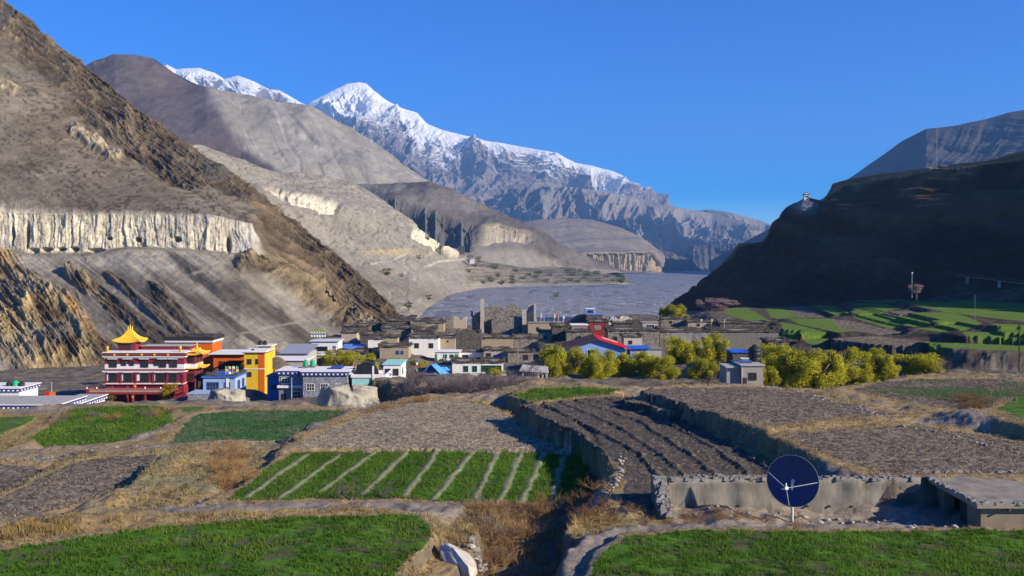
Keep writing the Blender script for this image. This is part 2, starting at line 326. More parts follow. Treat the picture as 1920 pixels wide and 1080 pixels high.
def bluff(top, bot, dy, name, lab, colr, seed, amp=25):
    Pt, rc = loft([back_row(top, dy, 60), top, bot], [10, 70], 220)
    U, V = uv_of(Pt); X, Y, Z = Pt.transpose(2, 0, 1); N = normals(Pt)
    d = (fbm(X / 120, Z / 60, 5, seed) - .5) * amp * 2 + (ridged(U / 22, V / 70, 3, seed + 1, rot=False) - .5) * amp
    Pt = Pt + N * (d * (.3 + .7 * sstep(.8, 1.3, rc)))[..., None]
    c = mix(colr, np.array(colr) * 1.5, fbm(X / 90, Z / 50, 4, seed + 2))
    land(name, Pt, c, M_FAR, lab)
bluff([(1195,466,5100),(1215,464,4950),(1250,466,4900),(1275,478,4850),(1300,492,4800),(1318,507,4750)], [(1195,520,4480),(1230,512,4500),(1260,512,4560),(1290,511,4640),(1318,511,4700)], 500, 'hill', 'dark bluff in shade where the river turns', (.10, .09, .085), 111)
bluff([(1290,462,6400),(1300,459,6000),(1345,458,5800),(1370,456,5700),(1395,462,5600),(1420,470,5500)], [(1290,506,5100),(1330,508,5150),(1370,508,5200),(1420,508,5250)], 700, 'hill', 'flat topped dark bluff closing the valley at the river bend', (.11, .10, .10), 115)

# --- far eroded range, snow mountains
def range_(name, crest, foot, segs, nc, lab, seed, sx, amp, snow=None, cols=None, midpull=.5, rd=30):
    mid = [(u, np.interp(u, [a[0] for a in foot], [a[1] for a in foot]) * midpull + v * (1 - midpull), Y * (1 - midpull) + np.interp(u, [a[0] for a in foot], [a[2] for a in foot]) * midpull + rd) for u, v, Y in crest]
    Pt, rc = loft([back_row(crest, crest[0][2] * .12, 900), crest, mid, foot], segs, nc)
    U, V = uv_of(Pt); X, Y, Z = Pt.transpose(2, 0, 1); N = normals(Pt)
    k = (1200. / sx)
    wx = X + (fbm(X / 1400, Z / 1400, 4, seed + 9) - .5) * 1100
    rg = ridged((wx + Z * .6) / sx, Z / (sx * 1.5), 7, seed, rot=True); rb = ridged((wx - Z * .5) / (sx * .4), Z / (sx * .6), 6, seed + 4)
    d = (rg - .5) * amp + (rb - .5) * amp * .35 + (fbm(X / 140, Z / 140, 5, seed + 2) - .5) * amp * .16
    d *= .05 + .95 * sstep(1.0, 1.3, rc)
    Pt2 = Pt + N * d[..., None]; N2 = normals(Pt2)
    c0, c1 = cols
    c = mix(c0, c1, sstep(.3, .7, fbm(X / 300, Z / 200, 5, seed + 6)))
    if snow is not None:
        line = inter(U, snow); n = fbm(wx / 800, Z / 800, 7, seed + 7, gain=.66)
        hgt = (line - V) / 55.
        shelf = np.clip(np.abs(N2[..., 2]) * 1.6 - .45, -.4, .6)
        sn = sstep(-.05, .2, hgt + (n - .5) * 3.2 - .1 + shelf * 1.0 + (rb - .5) * 1.4)
        c = mix(c, (.80, .81, .84), sn)
    land(name, Pt2, c, M_SNOW, lab)
range_('mountain', [(840,380,8800),(880,366,8883),(940,350,9008),(1000,341,9132),(1030,342,9195),(1060,350,9257),(1100,354,9340),(1160,364,9465),(1230,380,9611),(1290,392,9736),(1330,398,9819),(1370,408,9902),(1420,425,10006),(1470,450,10110)],
       [(840,490,6080),(1000,495,6361),(1150,500,6625),(1300,505,6889),(1470,508,7188)], [6, 170, 150], 620, 'blue hazy eroded range of fluted cliffs in front of the snowy mountain', 121, 620, 480, cols=((.165, .15, .145), (.31, .27, .235)), rd=400)
range_('mountain', [(1270,410,10944),(1300,395,10828),(1330,392,10713),(1370,398,10598),(1400,406,10598),(1425,413,10598),(1450,424,10598),(1500,440,10598)],
       [(1270,500,8524),(1500,505,8524)], [6, 110, 70], 260, 'farthest low blue range above the valley mouth', 131, 760, 480, cols=((.17, .155, .15), (.31, .275, .245)), rd=200)
range_('mountain', [(480,260,11968),(560,212,12109),(585,190,12153),(620,172,12215),(650,156,12268),(672,153,12307),(688,156,12335),(700,169,12356),(722,186,12395),(745,200,12436),(782,212,12501),(800,232,12533),(830,244,12586),(870,254,12657),(920,264,12745),(960,272,12816),(1000,280,12887),(1045,286,12966),(1080,303,13028),(1130,315,13117),(1162,326,13173),(1190,345,13223),(1220,366,13276),(1250,385,13329),(1300,410,13417)],
       [(480,430,9112),(700,430,9411),(900,440,9683),(1100,460,9955),(1300,480,10227)], [6, 230, 130], 820, 'snow capped mountain with long snowy ridge, highest in the picture', 141, 950, 650, snow=[(480,225),(620,245),(700,262),(800,275),(900,300),(1000,322),(1100,345),(1200,362),(1300,380)], cols=((.17, .145, .14), (.29, .245, .22)), rd=500)
range_('mountain', [(260,150,12284),(312,120,12341),(330,130,12361),(372,127,12408),(402,136,12441),(420,147,12461),(445,141,12488),(470,150,12517),(500,163,12550),(525,168,12577),(560,190,12617),(620,215,12683)],
       [(260,330,9990),(620,330,9990)], [6, 150, 30], 380, 'snowy crest peeping over the purple mountain', 151, 900, 560, snow=[(260,178),(560,190),(620,200)], cols=((.17, .145, .14), (.29, .245, .22)), rd=300)

# --- right side: dark steep hill and the mountain behind it
crest = [(2700,40,330),(2450,120,400),(2250,190,450),(2060,245,485),(1980,268,500),(1920,285,512),(1850,299,525),(1780,309,540),(1720,317,550),(1690,323,560),(1650,325,575),(1590,335,592),(1562,345,600),(1543,376,606),(1528,372,608),(1508,371,611),(1490,385,615),(1455,416,625),(1430,450,630),(1385,457,640),(1350,500,650),(1310,536,655),(1270,560,660),(1243,582,665)]  # part beyond the right frame edge is unseen, extended to help shade the slope
foot = [(2700,520,215),(2400,520,270),(1968,545,381),(1700,570,450),(1500,585,517),(1400,588,560),(1305,592,608),(1243,596,655)]
top = [(u, v + (12 if u > 1545 else 5), Y - 2) for u, v, Y in crest]
Pt, rc = loft([back_row(crest, 120, 90), [(u, v, Y) for u, v, Y in back_row(crest, 16, 2.0)], crest, top, foot], [10, 12, 14, 150], 760)
U, V = uv_of(Pt); X, Y, Z = Pt.transpose(2, 0, 1); N = normals(np.stack([blur(Pt[..., k], 4) for k in range(3)], -1))
rk = ridged(X / 30 + Y / 55, Z / 45, 6, 161); d = (rk - .5) * 15 * sstep(1.9, 2.4, rc) + (fbm(X / 7 + Y / 9, Z / 6, 4, 162) - .5) * 3.2 * sstep(1, 2, rc)
d += (ridged(X / 26 + Y / 26, Z / 26, 4, 163) - .5) * 7 * sstep(2.2, 3.1, rc) * (1 - sstep(3.2, 3.6, rc))
Pt = Pt + N * (d * (1 - .8 * sstep(3.8, 4, rc)))[..., None]
c = mix((.045, .030, .018), (.085, .06, .036), sstep(.3, .7, fbm(X / 25, Z / 20, 5, 164))); c = mix(c, (.30, .23, .14), sstep(3.12, 2.6, rc + (fbm(X / 14, Y / 14, 3, 165) - .5) * .5) * .7)  # face darkened in colour to deepen its shade, paler along the sunlit crest
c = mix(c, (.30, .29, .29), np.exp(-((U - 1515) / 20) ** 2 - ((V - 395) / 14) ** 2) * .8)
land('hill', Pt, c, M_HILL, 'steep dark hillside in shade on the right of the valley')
crest = [(1330,490,5000),(1400,452,4900),(1440,432,4800),(1500,396,4600),(1545,370,4500),(1590,336,4400),(1640,300,4300),(1690,264,4200),(1735,241,4120),(1790,235,4060),(1850,222,4000),(1890,211,3960),(1920,206,3920),(2000,190,3860),(2200,150,3700),(2500,100,3400)]
mid = [(1330,500,4900),(1500,420,4200),(1640,370,3700),(1735,330,3200),(1850,320,3200),(1960,300,3000),(2200,260,2800),(2500,220,2400)]
foot = [(1330,520,4600),(1500,520,3400),(1700,520,2500),(2500,520,1700)]
Pt, rc = loft([back_row(crest, 900, 800), crest, mid, foot], [8, 130, 60], 460)
U, V = uv_of(Pt); X, Y, Z = Pt.transpose(2, 0, 1); N = normals(Pt)
gl = ridged(U / 15 + V / 26, V / 210, 3, 171, rot=False)
d = (fbm(X / 400, Z / 400, 5, 172) - .5) * 100 + (gl - .5) * 20 * np.exp(-((U - 1830) / 80) ** 2) + (ridged(X / 480, Z / 520, 4, 174) - .5) * 48 + (fbm(X / 60, Z / 60, 4, 173) - .5) * 14
Pt = Pt + N * (d * (.1 + .9 * sstep(.9, 1.4, rc)))[..., None]
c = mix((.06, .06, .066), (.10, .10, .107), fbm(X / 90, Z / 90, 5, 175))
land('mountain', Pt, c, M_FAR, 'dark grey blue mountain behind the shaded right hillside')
# ------------------------------------------------------------------ ground: terraced fields, banks, paths, village plateau
FIELDS = []   # (kind, label, a, b, polygon)   plane height = a + b*Y
def fld(kind, label, a, poly, b=0.0): FIELDS.append((kind, label, a, b, poly))
fld('wheat', 'green wheat field along the bottom left below the dry grass path', -12.0, [(-700,1040),(0,1034),(60,1022),(300,988),(430,978),(560,968),(700,965),(788,966),(812,985),(800,1020),(760,1055),(735,1085),(700,1200),(600,1500),(-1500,1500)])
fld('wheat', 'green wheat field at bottom right in front of the mud wall', -11.9, [(1098,1500),(1105,1085),(1125,1040),(1180,1006),(1300,993),(1500,996),(1700,997),(1920,992),(2400,990),(3200,1500)])
fld('striped', 'green wheat field divided by pale irrigation ridges', -14.0, [(425,938),(470,905),(515,868),(560,848),(700,847),(880,848),(1075,852),(1097,876),(1100,905),(1092,940),(1060,946),(930,942),(700,936)])
fld('stubble', 'beige stubble field rising to a rounded crest in the middle', -13.2, [(552,838),(640,795),(700,772),(760,753),(830,746),(900,757),(950,778),(1000,815),(1075,848),(900,843),(700,840)], -0.009)
fld('furrow', 'dark ploughed field with curving furrow ridges', -12.0, [(978,760),(1060,752),(1155,743),(1250,777),(1350,823),(1445,872),(1475,890),(1240,893),(1238,955),(1158,962),(1172,915),(1166,880),(1140,850),(1075,810)], -0.004)
fld('stubblegrey', 'grey stubble field right of the dark ploughed field', -10.2, [(1172,737),(1240,727),(1400,726),(1490,733),(1600,760),(1690,776),(1560,786),(1440,799),(1330,772)], -0.012)
fld('stubblegrey', 'large grey stubble field behind the mud wall', -10.6, [(1466,815),(1560,806),(1700,797),(1820,812),(1920,832),(2400,900),(2500,895),(1920,890),(1660,890),(1560,858)], -0.008)
fld('wheat', 'small bright green plot beyond the dark ploughed field', -13.0, [(966,742),(1005,729),(1090,727),(1160,731),(1145,742),(1060,750),(985,752)])
fld('weedy', 'weedy stubble field under the big yellow willows', -10.6, [(1592,732),(1640,718),(1720,710),(1850,710),(1960,718),(1960,745),(1900,760),(1815,772),(1700,755)], -0.004)
fld('wheat', 'green corner plot at the right edge beyond the stubble', -10.2, [(1862,766),(1920,742),(2100,715),(2200,820),(1960,800),(1900,780)])
fld('wheat', 'bright green field on the left with a rounded far edge', -18.2, [(0,847),(55,852),(150,850),(262,832),(310,806),(326,785),(318,768),(280,761),(200,762),(130,768),(95,800)], -0.016)
fld('sparse', 'blue green field with sparse crop left of the beige stubble', -15.8, [(318,832),(345,795),(372,776),(450,771),(560,769),(668,771),(660,785),(600,808),(540,832),(515,838),(430,826)], -0.014)
fld('stubblegrey', 'grey stubble field at left beside the dry grass', -15.2, [(-30,972),(-80,975),(60,905),(130,868),(220,856),(302,855),(262,890),(205,925),(130,950),(60,968)], -0.006)
fld('stubblegrey', 'small grey stubble patch cut by the left edge', -16.0, [(-300,930),(-260,868),(0,868),(50,874),(76,884),(35,910),(0,932)], -0.006)
fld('wheat', 'green plot at far left below the white lodge', -19.0, [(-250,790),(-200,775),(0,782),(72,779),(50,795),(0,814),(-200,830)], -0.012)
fld('wheat', 'little green plot between the two left fields', -19.5, [(332,776),(330,764),(385,762),(380,770)], -0.012)
# terraces on the right
def ter(label, poly, kind='terrace'):
    uc = sum(p[0] for p in poly) / len(poly); vc = sum(p[1] for p in poly) / len(poly); poly = [(uc + (u - uc) * 1.07, vc + (v - vc) * 1.18) for u, v in poly]; fld(kind, label, -25 + (min(uc, 1900) - 1360) / 560 * 7.5 + (len(FIELDS) * .618 % 1 - .5) * 2.4, poly)
ter('pale green terrace strip at the left end of the far terraces', [(1352,583),(1400,579),(1442,600),(1425,607),(1372,592)])
ter('green terrace strip beside the brown fallow strip', [(1437,579),(1462,578),(1497,593),(1470,597),(1446,594)])
ter('brown fallow terrace among the green strips', [(1470,578),(1508,576),(1552,595),(1512,600)], 'fallow')
ter('green terrace in front of the brown fallow strip', [(1483,599),(1560,599),(1622,616),(1570,621),(1505,609)])
ter('green terrace strip between two dark banks', [(1522,574),(1562,574),(1598,590),(1578,594)])
ter('green terrace strip high on the far edge', [(1592,570),(1655,569),(1692,578),(1650,584)])
ter('long thin green terrace strip below the pinkish fallow', [(1584,583),(1622,581),(1755,610),(1725,613),(1648,598)])
ter('narrow green terrace strip above the stony bank', [(1602,596),(1640,595),(1702,612),(1662,614)])
ter('broad green terrace on the right of the thin strips', [(1686,589),(1790,587),(1852,610),(1795,610)])
ter('wide green terrace across the far right slope', [(1702,567),(1790,569),(1925,582),(2050,592),(2050,606),(1925,601),(1800,588),(1742,578)])
ter('green terrace sliver below the brown bushes at right', [(1810,623),(1925,625),(2050,628),(2050,634),(1925,632),(1818,629)])
ter('green terrace strip on top of the stone cliff', [(1746,643),(1925,649),(2050,652),(2050,660),(1925,658),(1760,651)])
ter('brown fallow terrace strip under the long thin green one', [(1560,600),(1600,604),(1690,622),(1650,626),(1580,616)], 'fallow')
ter('green terrace strip behind the grey walled house end', [(1466,606),(1500,611),(1545,622),(1500,624),(1468,618)])
ter('narrow green terrace strip along the top brink', [(1606,564),(1690,562),(1700,566),(1660,568)])
ter('green terrace strip low in front of the thin strips', [(1720,616),(1790,614),(1840,622),(1780,624)])
ter('green terrace strip at right above the sliver', [(1870,608),(1925,610),(2050,614),(2050,620),(1925,618),(1880,616)])
ter('dry brown terrace above the stone cliff', [(1560,636),(1640,632),(1735,640),(1740,648),(1640,644)], 'fallow')
ter('weedy green terrace corner at the lower left of the terraces', [(1505,634),(1550,634),(1570,642),(1520,645)])
ter('highest green terrace strip at the right edge', [(1800,563),(1925,570),(2050,574),(2050,580),(1925,577),(1806,568)])
ter('small green corner terrace beside the stone house', [(1462,629),(1500,631),(1494,638),(1466,637)])
ter('pinkish fallow terrace strip between green ones', [(1655,585),(1705,583),(1722,587),(1680,590)], 'fallow')
# control shapes that are not fields: gully, paths, yard, dips
CTRL = [  # kind, a, b, poly
 ('bank', -14.6, 0, [(930,770),(985,790),(1060,835),(1120,872),(1118,925),(1096,950),(1108,900),(1095,868),(1070,842),(1000,805)]),
 ('gully', -13.9, 0, [(880,960),(960,950),(1050,985),(1080,1010),(1040,1070),(990,1200),(870,1200),(900,1050)]),
 ('path', -12.2, 0, [(1062,1500),(1062,1075),(1085,1030),(1130,1003),(1200,986),(1310,984),(1500,988),(1700,990),(1920,985),(2300,980),(2300,984),(1920,988),(1700,993),(1500,991),(1310,988),(1200,993),(1135,1010),(1098,1040),(1080,1080),(1080,1500)]),
 ('yard', -12.4, 0, [(1290,958),(1500,958),(1730,958),(1860,962),(1860,980),(1500,982),(1300,978)]),
 ('path', -13.7, 0, [(270,960),(300,955),(500,947),(700,946),(850,954),(850,960),(700,953),(500,954),(340,963)]),
 ('dry', -12.6, 0, [(-400,1005),(100,985),(280,972),(420,966),(700,962),(700,966),(420,974),(280,985),(100,1010),(-400,1030)]),
 ('dry', -14.6, 0, [(215,945),(260,905),(310,858),(420,848),(505,845),(480,880),(420,930),(330,950)]),
 ('dry', -15.6, 0, [(330,842),(420,832),(500,832),(500,842),(400,848),(330,855)]),
 ('dry', -15.5, 0, [(0,958),(60,930),(120,868),(250,850),(300,846),(230,853),(130,862),(80,895),(20,945)]),
 ('dry', -18.0, 0, [(0,830),(60,810),(105,770),(125,766),(95,798),(50,830),(0,845)]),
 ('dry', -20.5, 0, [(0,818),(40,805),(80,775),(95,772),(60,805),(0,832)]),
 ('dry', -12.6, 0, [(820,1030),(880,975),(905,990),(890,1050),(800,1085),(780,1085)]),
 ('dry', -12.4, 0, [(1100,965),(1230,965),(1230,978),(1130,985),(1080,1010),(1060,1000)]),
 ('soil', -22.5, 0, [(560,762),(680,764),(760,744),(700,742),(600,750)]),
 ('soil', -17.3, 0, [(705,712),(770,717),(830,736),(870,746),(960,735),(970,712),(830,707)]),
 ('soil', -21.8, 0, [(600,765),(690,792),(760,814),(820,818),(800,802),(740,790),(690,776)]),
 ('soil', -23.8, 0, [(1000,722),(1360,724),(1360,714),(1000,712)]),
 ('soil', -23.4, 0, [(1380,733),(1560,738),(1680,716),(1760,712),(1760,700),(1380,705)]), ('soil', -20.5, 0, [(1780,704),(1900,706),(2100,706),(2100,700),(1780,698)]),
 ('soil', -26.4, 0, [(-300,786),(172,786),(172,780),(-300,780)]), ('soil', -27.6, 0, [(180,775),(400,775),(400,769),(180,769)]),
]
CTRL += [('soil', -14.5, 0, [(1180,772),(1480,768),(1600,790),(1600,772),(1480,752),(1180,756)]), ('soil', -19.5, 0, [(1000,770),(1700,770),(1700,757),(1000,757)]), ('soil', -24.2, 0, [(1740,690),(1840,700),(1930,702),(2100,700),(2100,676),(1930,672),(1760,672)]), ('soil', -23.8, 0, [(1470,650),(1600,655),(1740,664),(1740,676),(1600,672),(1470,665)])]
PTS = []   # extra height points (u, Y, z, kind)
for u, Y, z in [(1600,180,-21),(1800,160,-20),(1950,150,-19),(2200,150,-17),(1760,185,-24),(1860,178,-23),(1560,215,-23),(1660,200,-22.5),(1470,420,-27),(1560,450,-26),(1700,420,-20),(1850,390,-14),(1950,360,-11.5),(2200,330,-8),(2200,240,-14),
                (-250,200,-31),(0,210,-32),(100,260,-34),(250,250,-33),(-250,300,-37),(100,320,-39),(300,330,-40),(450,300,-36),(600,330,-36),(700,360,-36),(780,390,-38),
                (820,330,-30),(950,370,-30),(1100,360,-29),(1250,380,-28),(1350,440,-28),(1200,470,-30),(1400,520,-30),(1300,590,-35),
                (830,440,-58),(950,480,-58),(1100,540,-60),(1220,620,-60),(790,520,-70),(900,560,-70),(1050,640,-70),(1200,720,-70),(600,480,-40),(400,440,-40)]:
    PTS.append((u, Y, z))
FOOT = []     # building footprints: world polygons with a floor height, filled by the buildings below
# ------------------------------------------------------------------ builders for houses and other objects
def pmat(name, c1, c2=None, sc=2.0, rough=.9, bump=.25, bd=.05, stretch=None, metal=0, vor=0, spec=.2, c3=None, c3at=.62):
    "procedural paint, plaster, mud or stone: two tones mixed by noise, an optional third tone as worn patches"
    if name in MATS: return MATS[name]
    m, t, b = nmat(name); N = t.nodes; L = t.links; c2 = c2 or tuple(x * .8 for x in c1)
    tc = N.new('ShaderNodeTexCoord'); mp = N.new('ShaderNodeMapping'); mp.inputs['Scale'].default_value = stretch or (1, 1, 1); L.new(tc.outputs['Object'], mp.inputs[0])
    n = N.new('ShaderNodeTexNoise'); n.inputs['Scale'].default_value = sc; n.inputs['Detail'].default_value = 7; n.inputs['Roughness'].default_value = .65; L.new(mp.outputs[0], n.inputs['Vector'])
    cr = N.new('ShaderNodeValToRGB'); cr.color_ramp.elements[0].position = .36; cr.color_ramp.elements[1].position = .64
    cr.color_ramp.elements[0].color = (*c2, 1); cr.color_ramp.elements[1].color = (*c1, 1); L.new(n.outputs['Fac'], cr.inputs[0]); out = cr.outputs[0]; hgt = n.outputs['Fac']
    if vor:
        v = N.new('ShaderNodeTexVoronoi'); v.inputs['Scale'].default_value = vor; L.new(tc.outputs['Object'], v.inputs['Vector'])
        v2 = N.new('ShaderNodeTexVoronoi'); v2.feature = 'DISTANCE_TO_EDGE'; v2.inputs['Scale'].default_value = vor; L.new(tc.outputs['Object'], v2.inputs['Vector'])
        r1 = N.new('ShaderNodeMapRange'); r1.inputs[3].default_value = .6; r1.inputs[4].default_value = 1.3; L.new(v.outputs['Color'], r1.inputs[0])
        r2 = N.new('ShaderNodeMapRange'); r2.inputs[2].default_value = .12; r2.inputs[3].default_value = .45; L.new(v2.outputs['Distance'], r2.inputs[0])
        mm = N.new('ShaderNodeMath'); mm.operation = 'MULTIPLY'; L.new(r1.outputs[0], mm.inputs[0]); L.new(r2.outputs[0], mm.inputs[1])
        x = N.new('ShaderNodeMix'); x.data_type = 'RGBA'; x.blend_type = 'MULTIPLY'; x.inputs[0].default_value = 1; L.new(out, x.inputs[6]); L.new(mm.outputs[0], x.inputs[7]); out = x.outputs[2]; hgt = r2.outputs[0]
    if c3:
        n3 = N.new('ShaderNodeTexNoise'); n3.inputs['Scale'].default_value = sc * .45; n3.inputs['Detail'].default_value = 8; n3.inputs['Roughness'].default_value = .7
        mp3 = N.new('ShaderNodeMapping'); mp3.inputs['Scale'].default_value = (1, 1, .4); mp3.inputs['Location'].default_value = (7, 3, 1); L.new(tc.outputs['Object'], mp3.inputs[0]); L.new(mp3.outputs[0], n3.inputs['Vector'])
        q = N.new('ShaderNodeMapRange'); q.inputs[1].default_value = c3at - .04; q.inputs[2].default_value = c3at + .06; L.new(n3.outputs['Fac'], q.inputs[0])
        x = N.new('ShaderNodeMix'); x.data_type = 'RGBA'; L.new(q.outputs[0], x.inputs[0]); L.new(out, x.inputs[6]); x.inputs[7].default_value = (*c3, 1); out = x.outputs[2]
    L.new(out, b.inputs['Base Color']); bp = N.new('ShaderNodeBump'); bp.inputs['Strength'].default_value = bump; bp.inputs['Distance'].default_value = bd
    L.new(hgt, bp.inputs['Height']); L.new(bp.outputs[0], b.inputs['Normal'])
    b.inputs['Roughness'].default_value = rough; b.inputs['Metallic'].default_value = metal; b.inputs['Specular IOR Level'].default_value = spec
    MATS[name] = m; return m
WHITE = lambda: pmat('white_plaster', (.78, .76, .71), (.66, .63, .56), 1.2, stretch=(1, 1, .35), c3=(.42, .37, .30), c3at=.66)
MUD = lambda: pmat('mud_plaster', (.38, .31, .21), (.28, .225, .15), 1.6, c3=(.15, .12, .085), c3at=.62)
STONE = lambda: pmat('stone_wall', (.31, .275, .225), (.20, .175, .14), 1.2, vor=2.6, bump=.8, bd=.1)
DSTONE = lambda: pmat('dark_stone_wall', (.15, .135, .115), (.09, .08, .068), 1.2, vor=2.6, bump=.8, bd=.1)
WOOD = lambda: pmat('stacked_firewood', (.12, .10, .08), (.045, .037, .03), 9, bump=.6)
ROOFM = lambda: pmat('mud_roof', (.27, .235, .19), (.19, .165, .13), 1.5)
CONC = lambda: pmat('concrete', (.40, .385, .36), (.30, .29, .27), 1.5)
GLASS = lambda: pmat('window_glass', (.025, .03, .038), (.015, .018, .022), 1, rough=.12, bump=.02, spec=.6)
class MB:
    def __init__(s): s.v = []; s.q = []; s.t = []
    def _add(s, vs, qs, ts=()):
        n = len(s.v); s.v += [tuple(map(float, p)) for p in vs]; s.q += [tuple(i + n for i in f) for f in qs]; s.t += [tuple(i + n for i in f) for f in ts]; return s
    def box(s, x0, x1, y0, y1, z0, z1):
        return s._add([(x0,y0,z0),(x1,y0,z0),(x1,y1,z0),(x0,y1,z0),(x0,y0,z1),(x1,y0,z1),(x1,y1,z1),(x0,y1,z1)],
                      [(0,3,2,1),(4,5,6,7),(0,1,5,4),(1,2,6,5),(2,3,7,6),(3,0,4,7)])
    def hexa(s, p): return s._add(p, [(0,3,2,1),(4,5,6,7),(0,1,5,4),(1,2,6,5),(2,3,7,6),(3,0,4,7)])
    def cyl(s, a, b, r0, r1=None, n=8):
        r1 = r0 if r1 is None else r1; a = Vector(a); b = Vector(b); d = (b - a).normalized(); u = d.orthogonal().normalized(); w = d.cross(u); vs = []
        for c, r in ((a, r0), (b, r1)):
            for k in range(n): vs.append(c + r * (u * math.cos(6.2832 * k / n) + w * math.sin(6.2832 * k / n)))
        vs += [a, b]
        return s._add(vs, [(k, (k + 1) % n, n + (k + 1) % n, n + k) for k in range(n)], [((k + 1) % n, k, 2 * n) for k in range(n)] + [(n + k, n + (k + 1) % n, 2 * n + 1) for k in range(n)])
    def lathe(s, prof, c=(0, 0, 0), n=12):
        vs = []
        for r, z in prof:
            for k in range(n): vs.append((c[0] + r * math.cos(6.2832 * k / n), c[1] + r * math.sin(6.2832 * k / n), c[2] + z))
        m = len(prof)
        return s._add(vs, [(i * n + k, i * n + (k + 1) % n, (i + 1) * n + (k + 1) % n, (i + 1) * n + k) for i in range(m - 1) for k in range(n)])
    def build(s, name, mat, parent=None, smooth=False):
        o = mobj(name, raw_mesh(name, s.v, quads=s.q, tris=s.t, mat=mat, smooth=smooth), parent); return o
def thing(name, label, cat, loc, yaw=0, group=None):
    o = bpy.data.objects.new(name, None); COL.objects.link(o); o.empty_display_size = .3
    o.location = loc; o.rotation_euler = (0, 0, R(yaw)); return tag(o, label, cat, group)
def px(u, v, Y): return Vector(P(u, v, Y))
rnd = random.Random(5)
def firewood(mb, w, d, z, n, hgt=.7, inset=0.0):
    "short log ends piled along the four roof edges"
    for (ax, ay, bx, by) in ((-w/2, 0, w/2, 0), (w/2, 0, w/2, d), (-w/2, 0, -w/2, d), (-w/2, d, w/2, d)):
        L = math.hypot(bx - ax, by - ay); k = max(3, int(L * n))
        for i in range(k):
            t = (i + rnd.random()) / k; x = ax + (bx - ax) * t; y = ay + (by - ay) * t; s = rnd.uniform(.10, .28); e = rnd.uniform(.2, .55)
            h = rnd.random() ** 1.4 * hgt * (.55 + .45 * math.sin(t * 9 + w)) ; q = rnd.uniform(-.5, .5)
            if rnd.random() < .6: mb.hexa([(x-e,y-e*.6,z+h-s+q*.1),(x+e,y-e*.6+q*.3,z+h-s),(x+e,y+e*.6,z+h-s),(x-e,y+e*.6,z+h-s),(x-e,y-e*.6,z+h),(x+e,y-e*.6+q*.3,z+h+q*.15),(x+e,y+e*.6,z+h),(x-e,y+e*.6,z+h)])
            else: mb.box(x - s, x + s, y - s, y + s, z, z + h + s * .6)
def window(par, x, z, w, h, y=0.0, frame='white', mull=(2, 2), side=None, fw=.1, name='window'):
    "frame mesh with its pane as sub-part; side='r' puts it on the right wall at x=side position"
    fm = {'white': lambda: pmat('white_frame', (.75, .74, .70), (.62, .6, .56), 3), 'blue': lambda: pmat('blue_frame', (.06, .16, .48), (.045, .12, .36), 3), 'green': lambda: pmat('green_frame', (.03, .22, .11), (.02, .15, .08), 3),
          'wood': lambda: pmat('brown_frame', (.10, .06, .035), (.06, .035, .02), 4), 'red': lambda: pmat('red_frame', (.22, .03, .04), (.15, .02, .03), 4), 'dark': lambda: pmat('dark_frame', (.05, .04, .035), (.035, .03, .025), 4)}[frame]()
    a = MB(); g = MB()
    def bx(m, x0, x1, d0, d1, z0, z1):
        if side is None: m.box(x0, x1, y - d1, y - d0, z0, z1)
        else: m.box(side + d0, side + d1, x0, x1, z0, z1)
    x0, x1, z0, z1 = x - w / 2, x + w / 2, z - h / 2, z + h / 2
    bx(a, x0 - fw, x0, .0, .07, z0 - fw, z1 + fw); bx(a, x1, x1 + fw, .0, .07, z0 - fw, z1 + fw); bx(a, x0, x1, .0, .07, z1, z1 + fw); bx(a, x0, x1, .0, .10, z0 - fw, z0)
    mx, mz = mull; t = fw * .3
    for k in range(1, mx): c_ = x0 + w * k / mx; bx(a, c_ - t, c_ + t, .0, .05, z0, z1)
    for k in range(1, mz): c_ = z0 + h * k / mz; bx(a, x0, x1, .0, .045, c_ - t, c_ + t)
    o = a.build(name, fm, par); bx(g, x0, x1, .0, .02, z0, z1); g.build('pane', GLASS(), o); return o
def door(par, x, w, h, mat, y=0.0, z=0.0):
    m = MB().box(x - w / 2, x + w / 2, y - .06, y, z, z + h); m.box(x - w / 2 + .12, x + w / 2 - .12, y - .075, y - .06, z + .15, z + h * .45); m.box(x - w / 2 + .12, x + w / 2 - .12, y - .075, y - .06, z + h * .52, z + h - .12)
    o = m.build('door', mat, par); MB().box(x + w * .3, x + w * .38, y - .12, y - .06, z + h * .45, z + h * .5).build('handle', pmat('dark_frame', (.05, .04, .035)), o); return o
def ruin_wall(mb, x0, x1, y0, y1, z0, top, step=.8, rough=.5):
    n = max(2, int(max(x1 - x0, y1 - y0) / step)); f_ = top if callable(top) else (lambda t: top)
    hs_ = [f_(i / n) * (1 - rough * rnd.random() ** 1.6) for i in range(n + 1)]; al_x = x1 - x0 > y1 - y0
    for i in range(n):
        t0, t1 = i / n, (i + 1) / n - .0004; a, b_ = hs_[i], hs_[i + 1]
        if al_x: p, q_ = x0 + (x1 - x0) * t0, x0 + (x1 - x0) * t1; mb.hexa([(p,y0,z0),(q_,y0,z0),(q_,y1,z0),(p,y1,z0),(p,y0,a),(q_,y0,b_),(q_,y1,b_),(p,y1,a)])
        else: p, q_ = y0 + (y1 - y0) * t0, y0 + (y1 - y0) * t1; mb.hexa([(x0,p,z0),(x1,p,z0),(x1,q_,z0),(x0,q_,z0),(x0,p,a),(x1,p,a),(x1,q_,b_),(x0,q_,b_)])
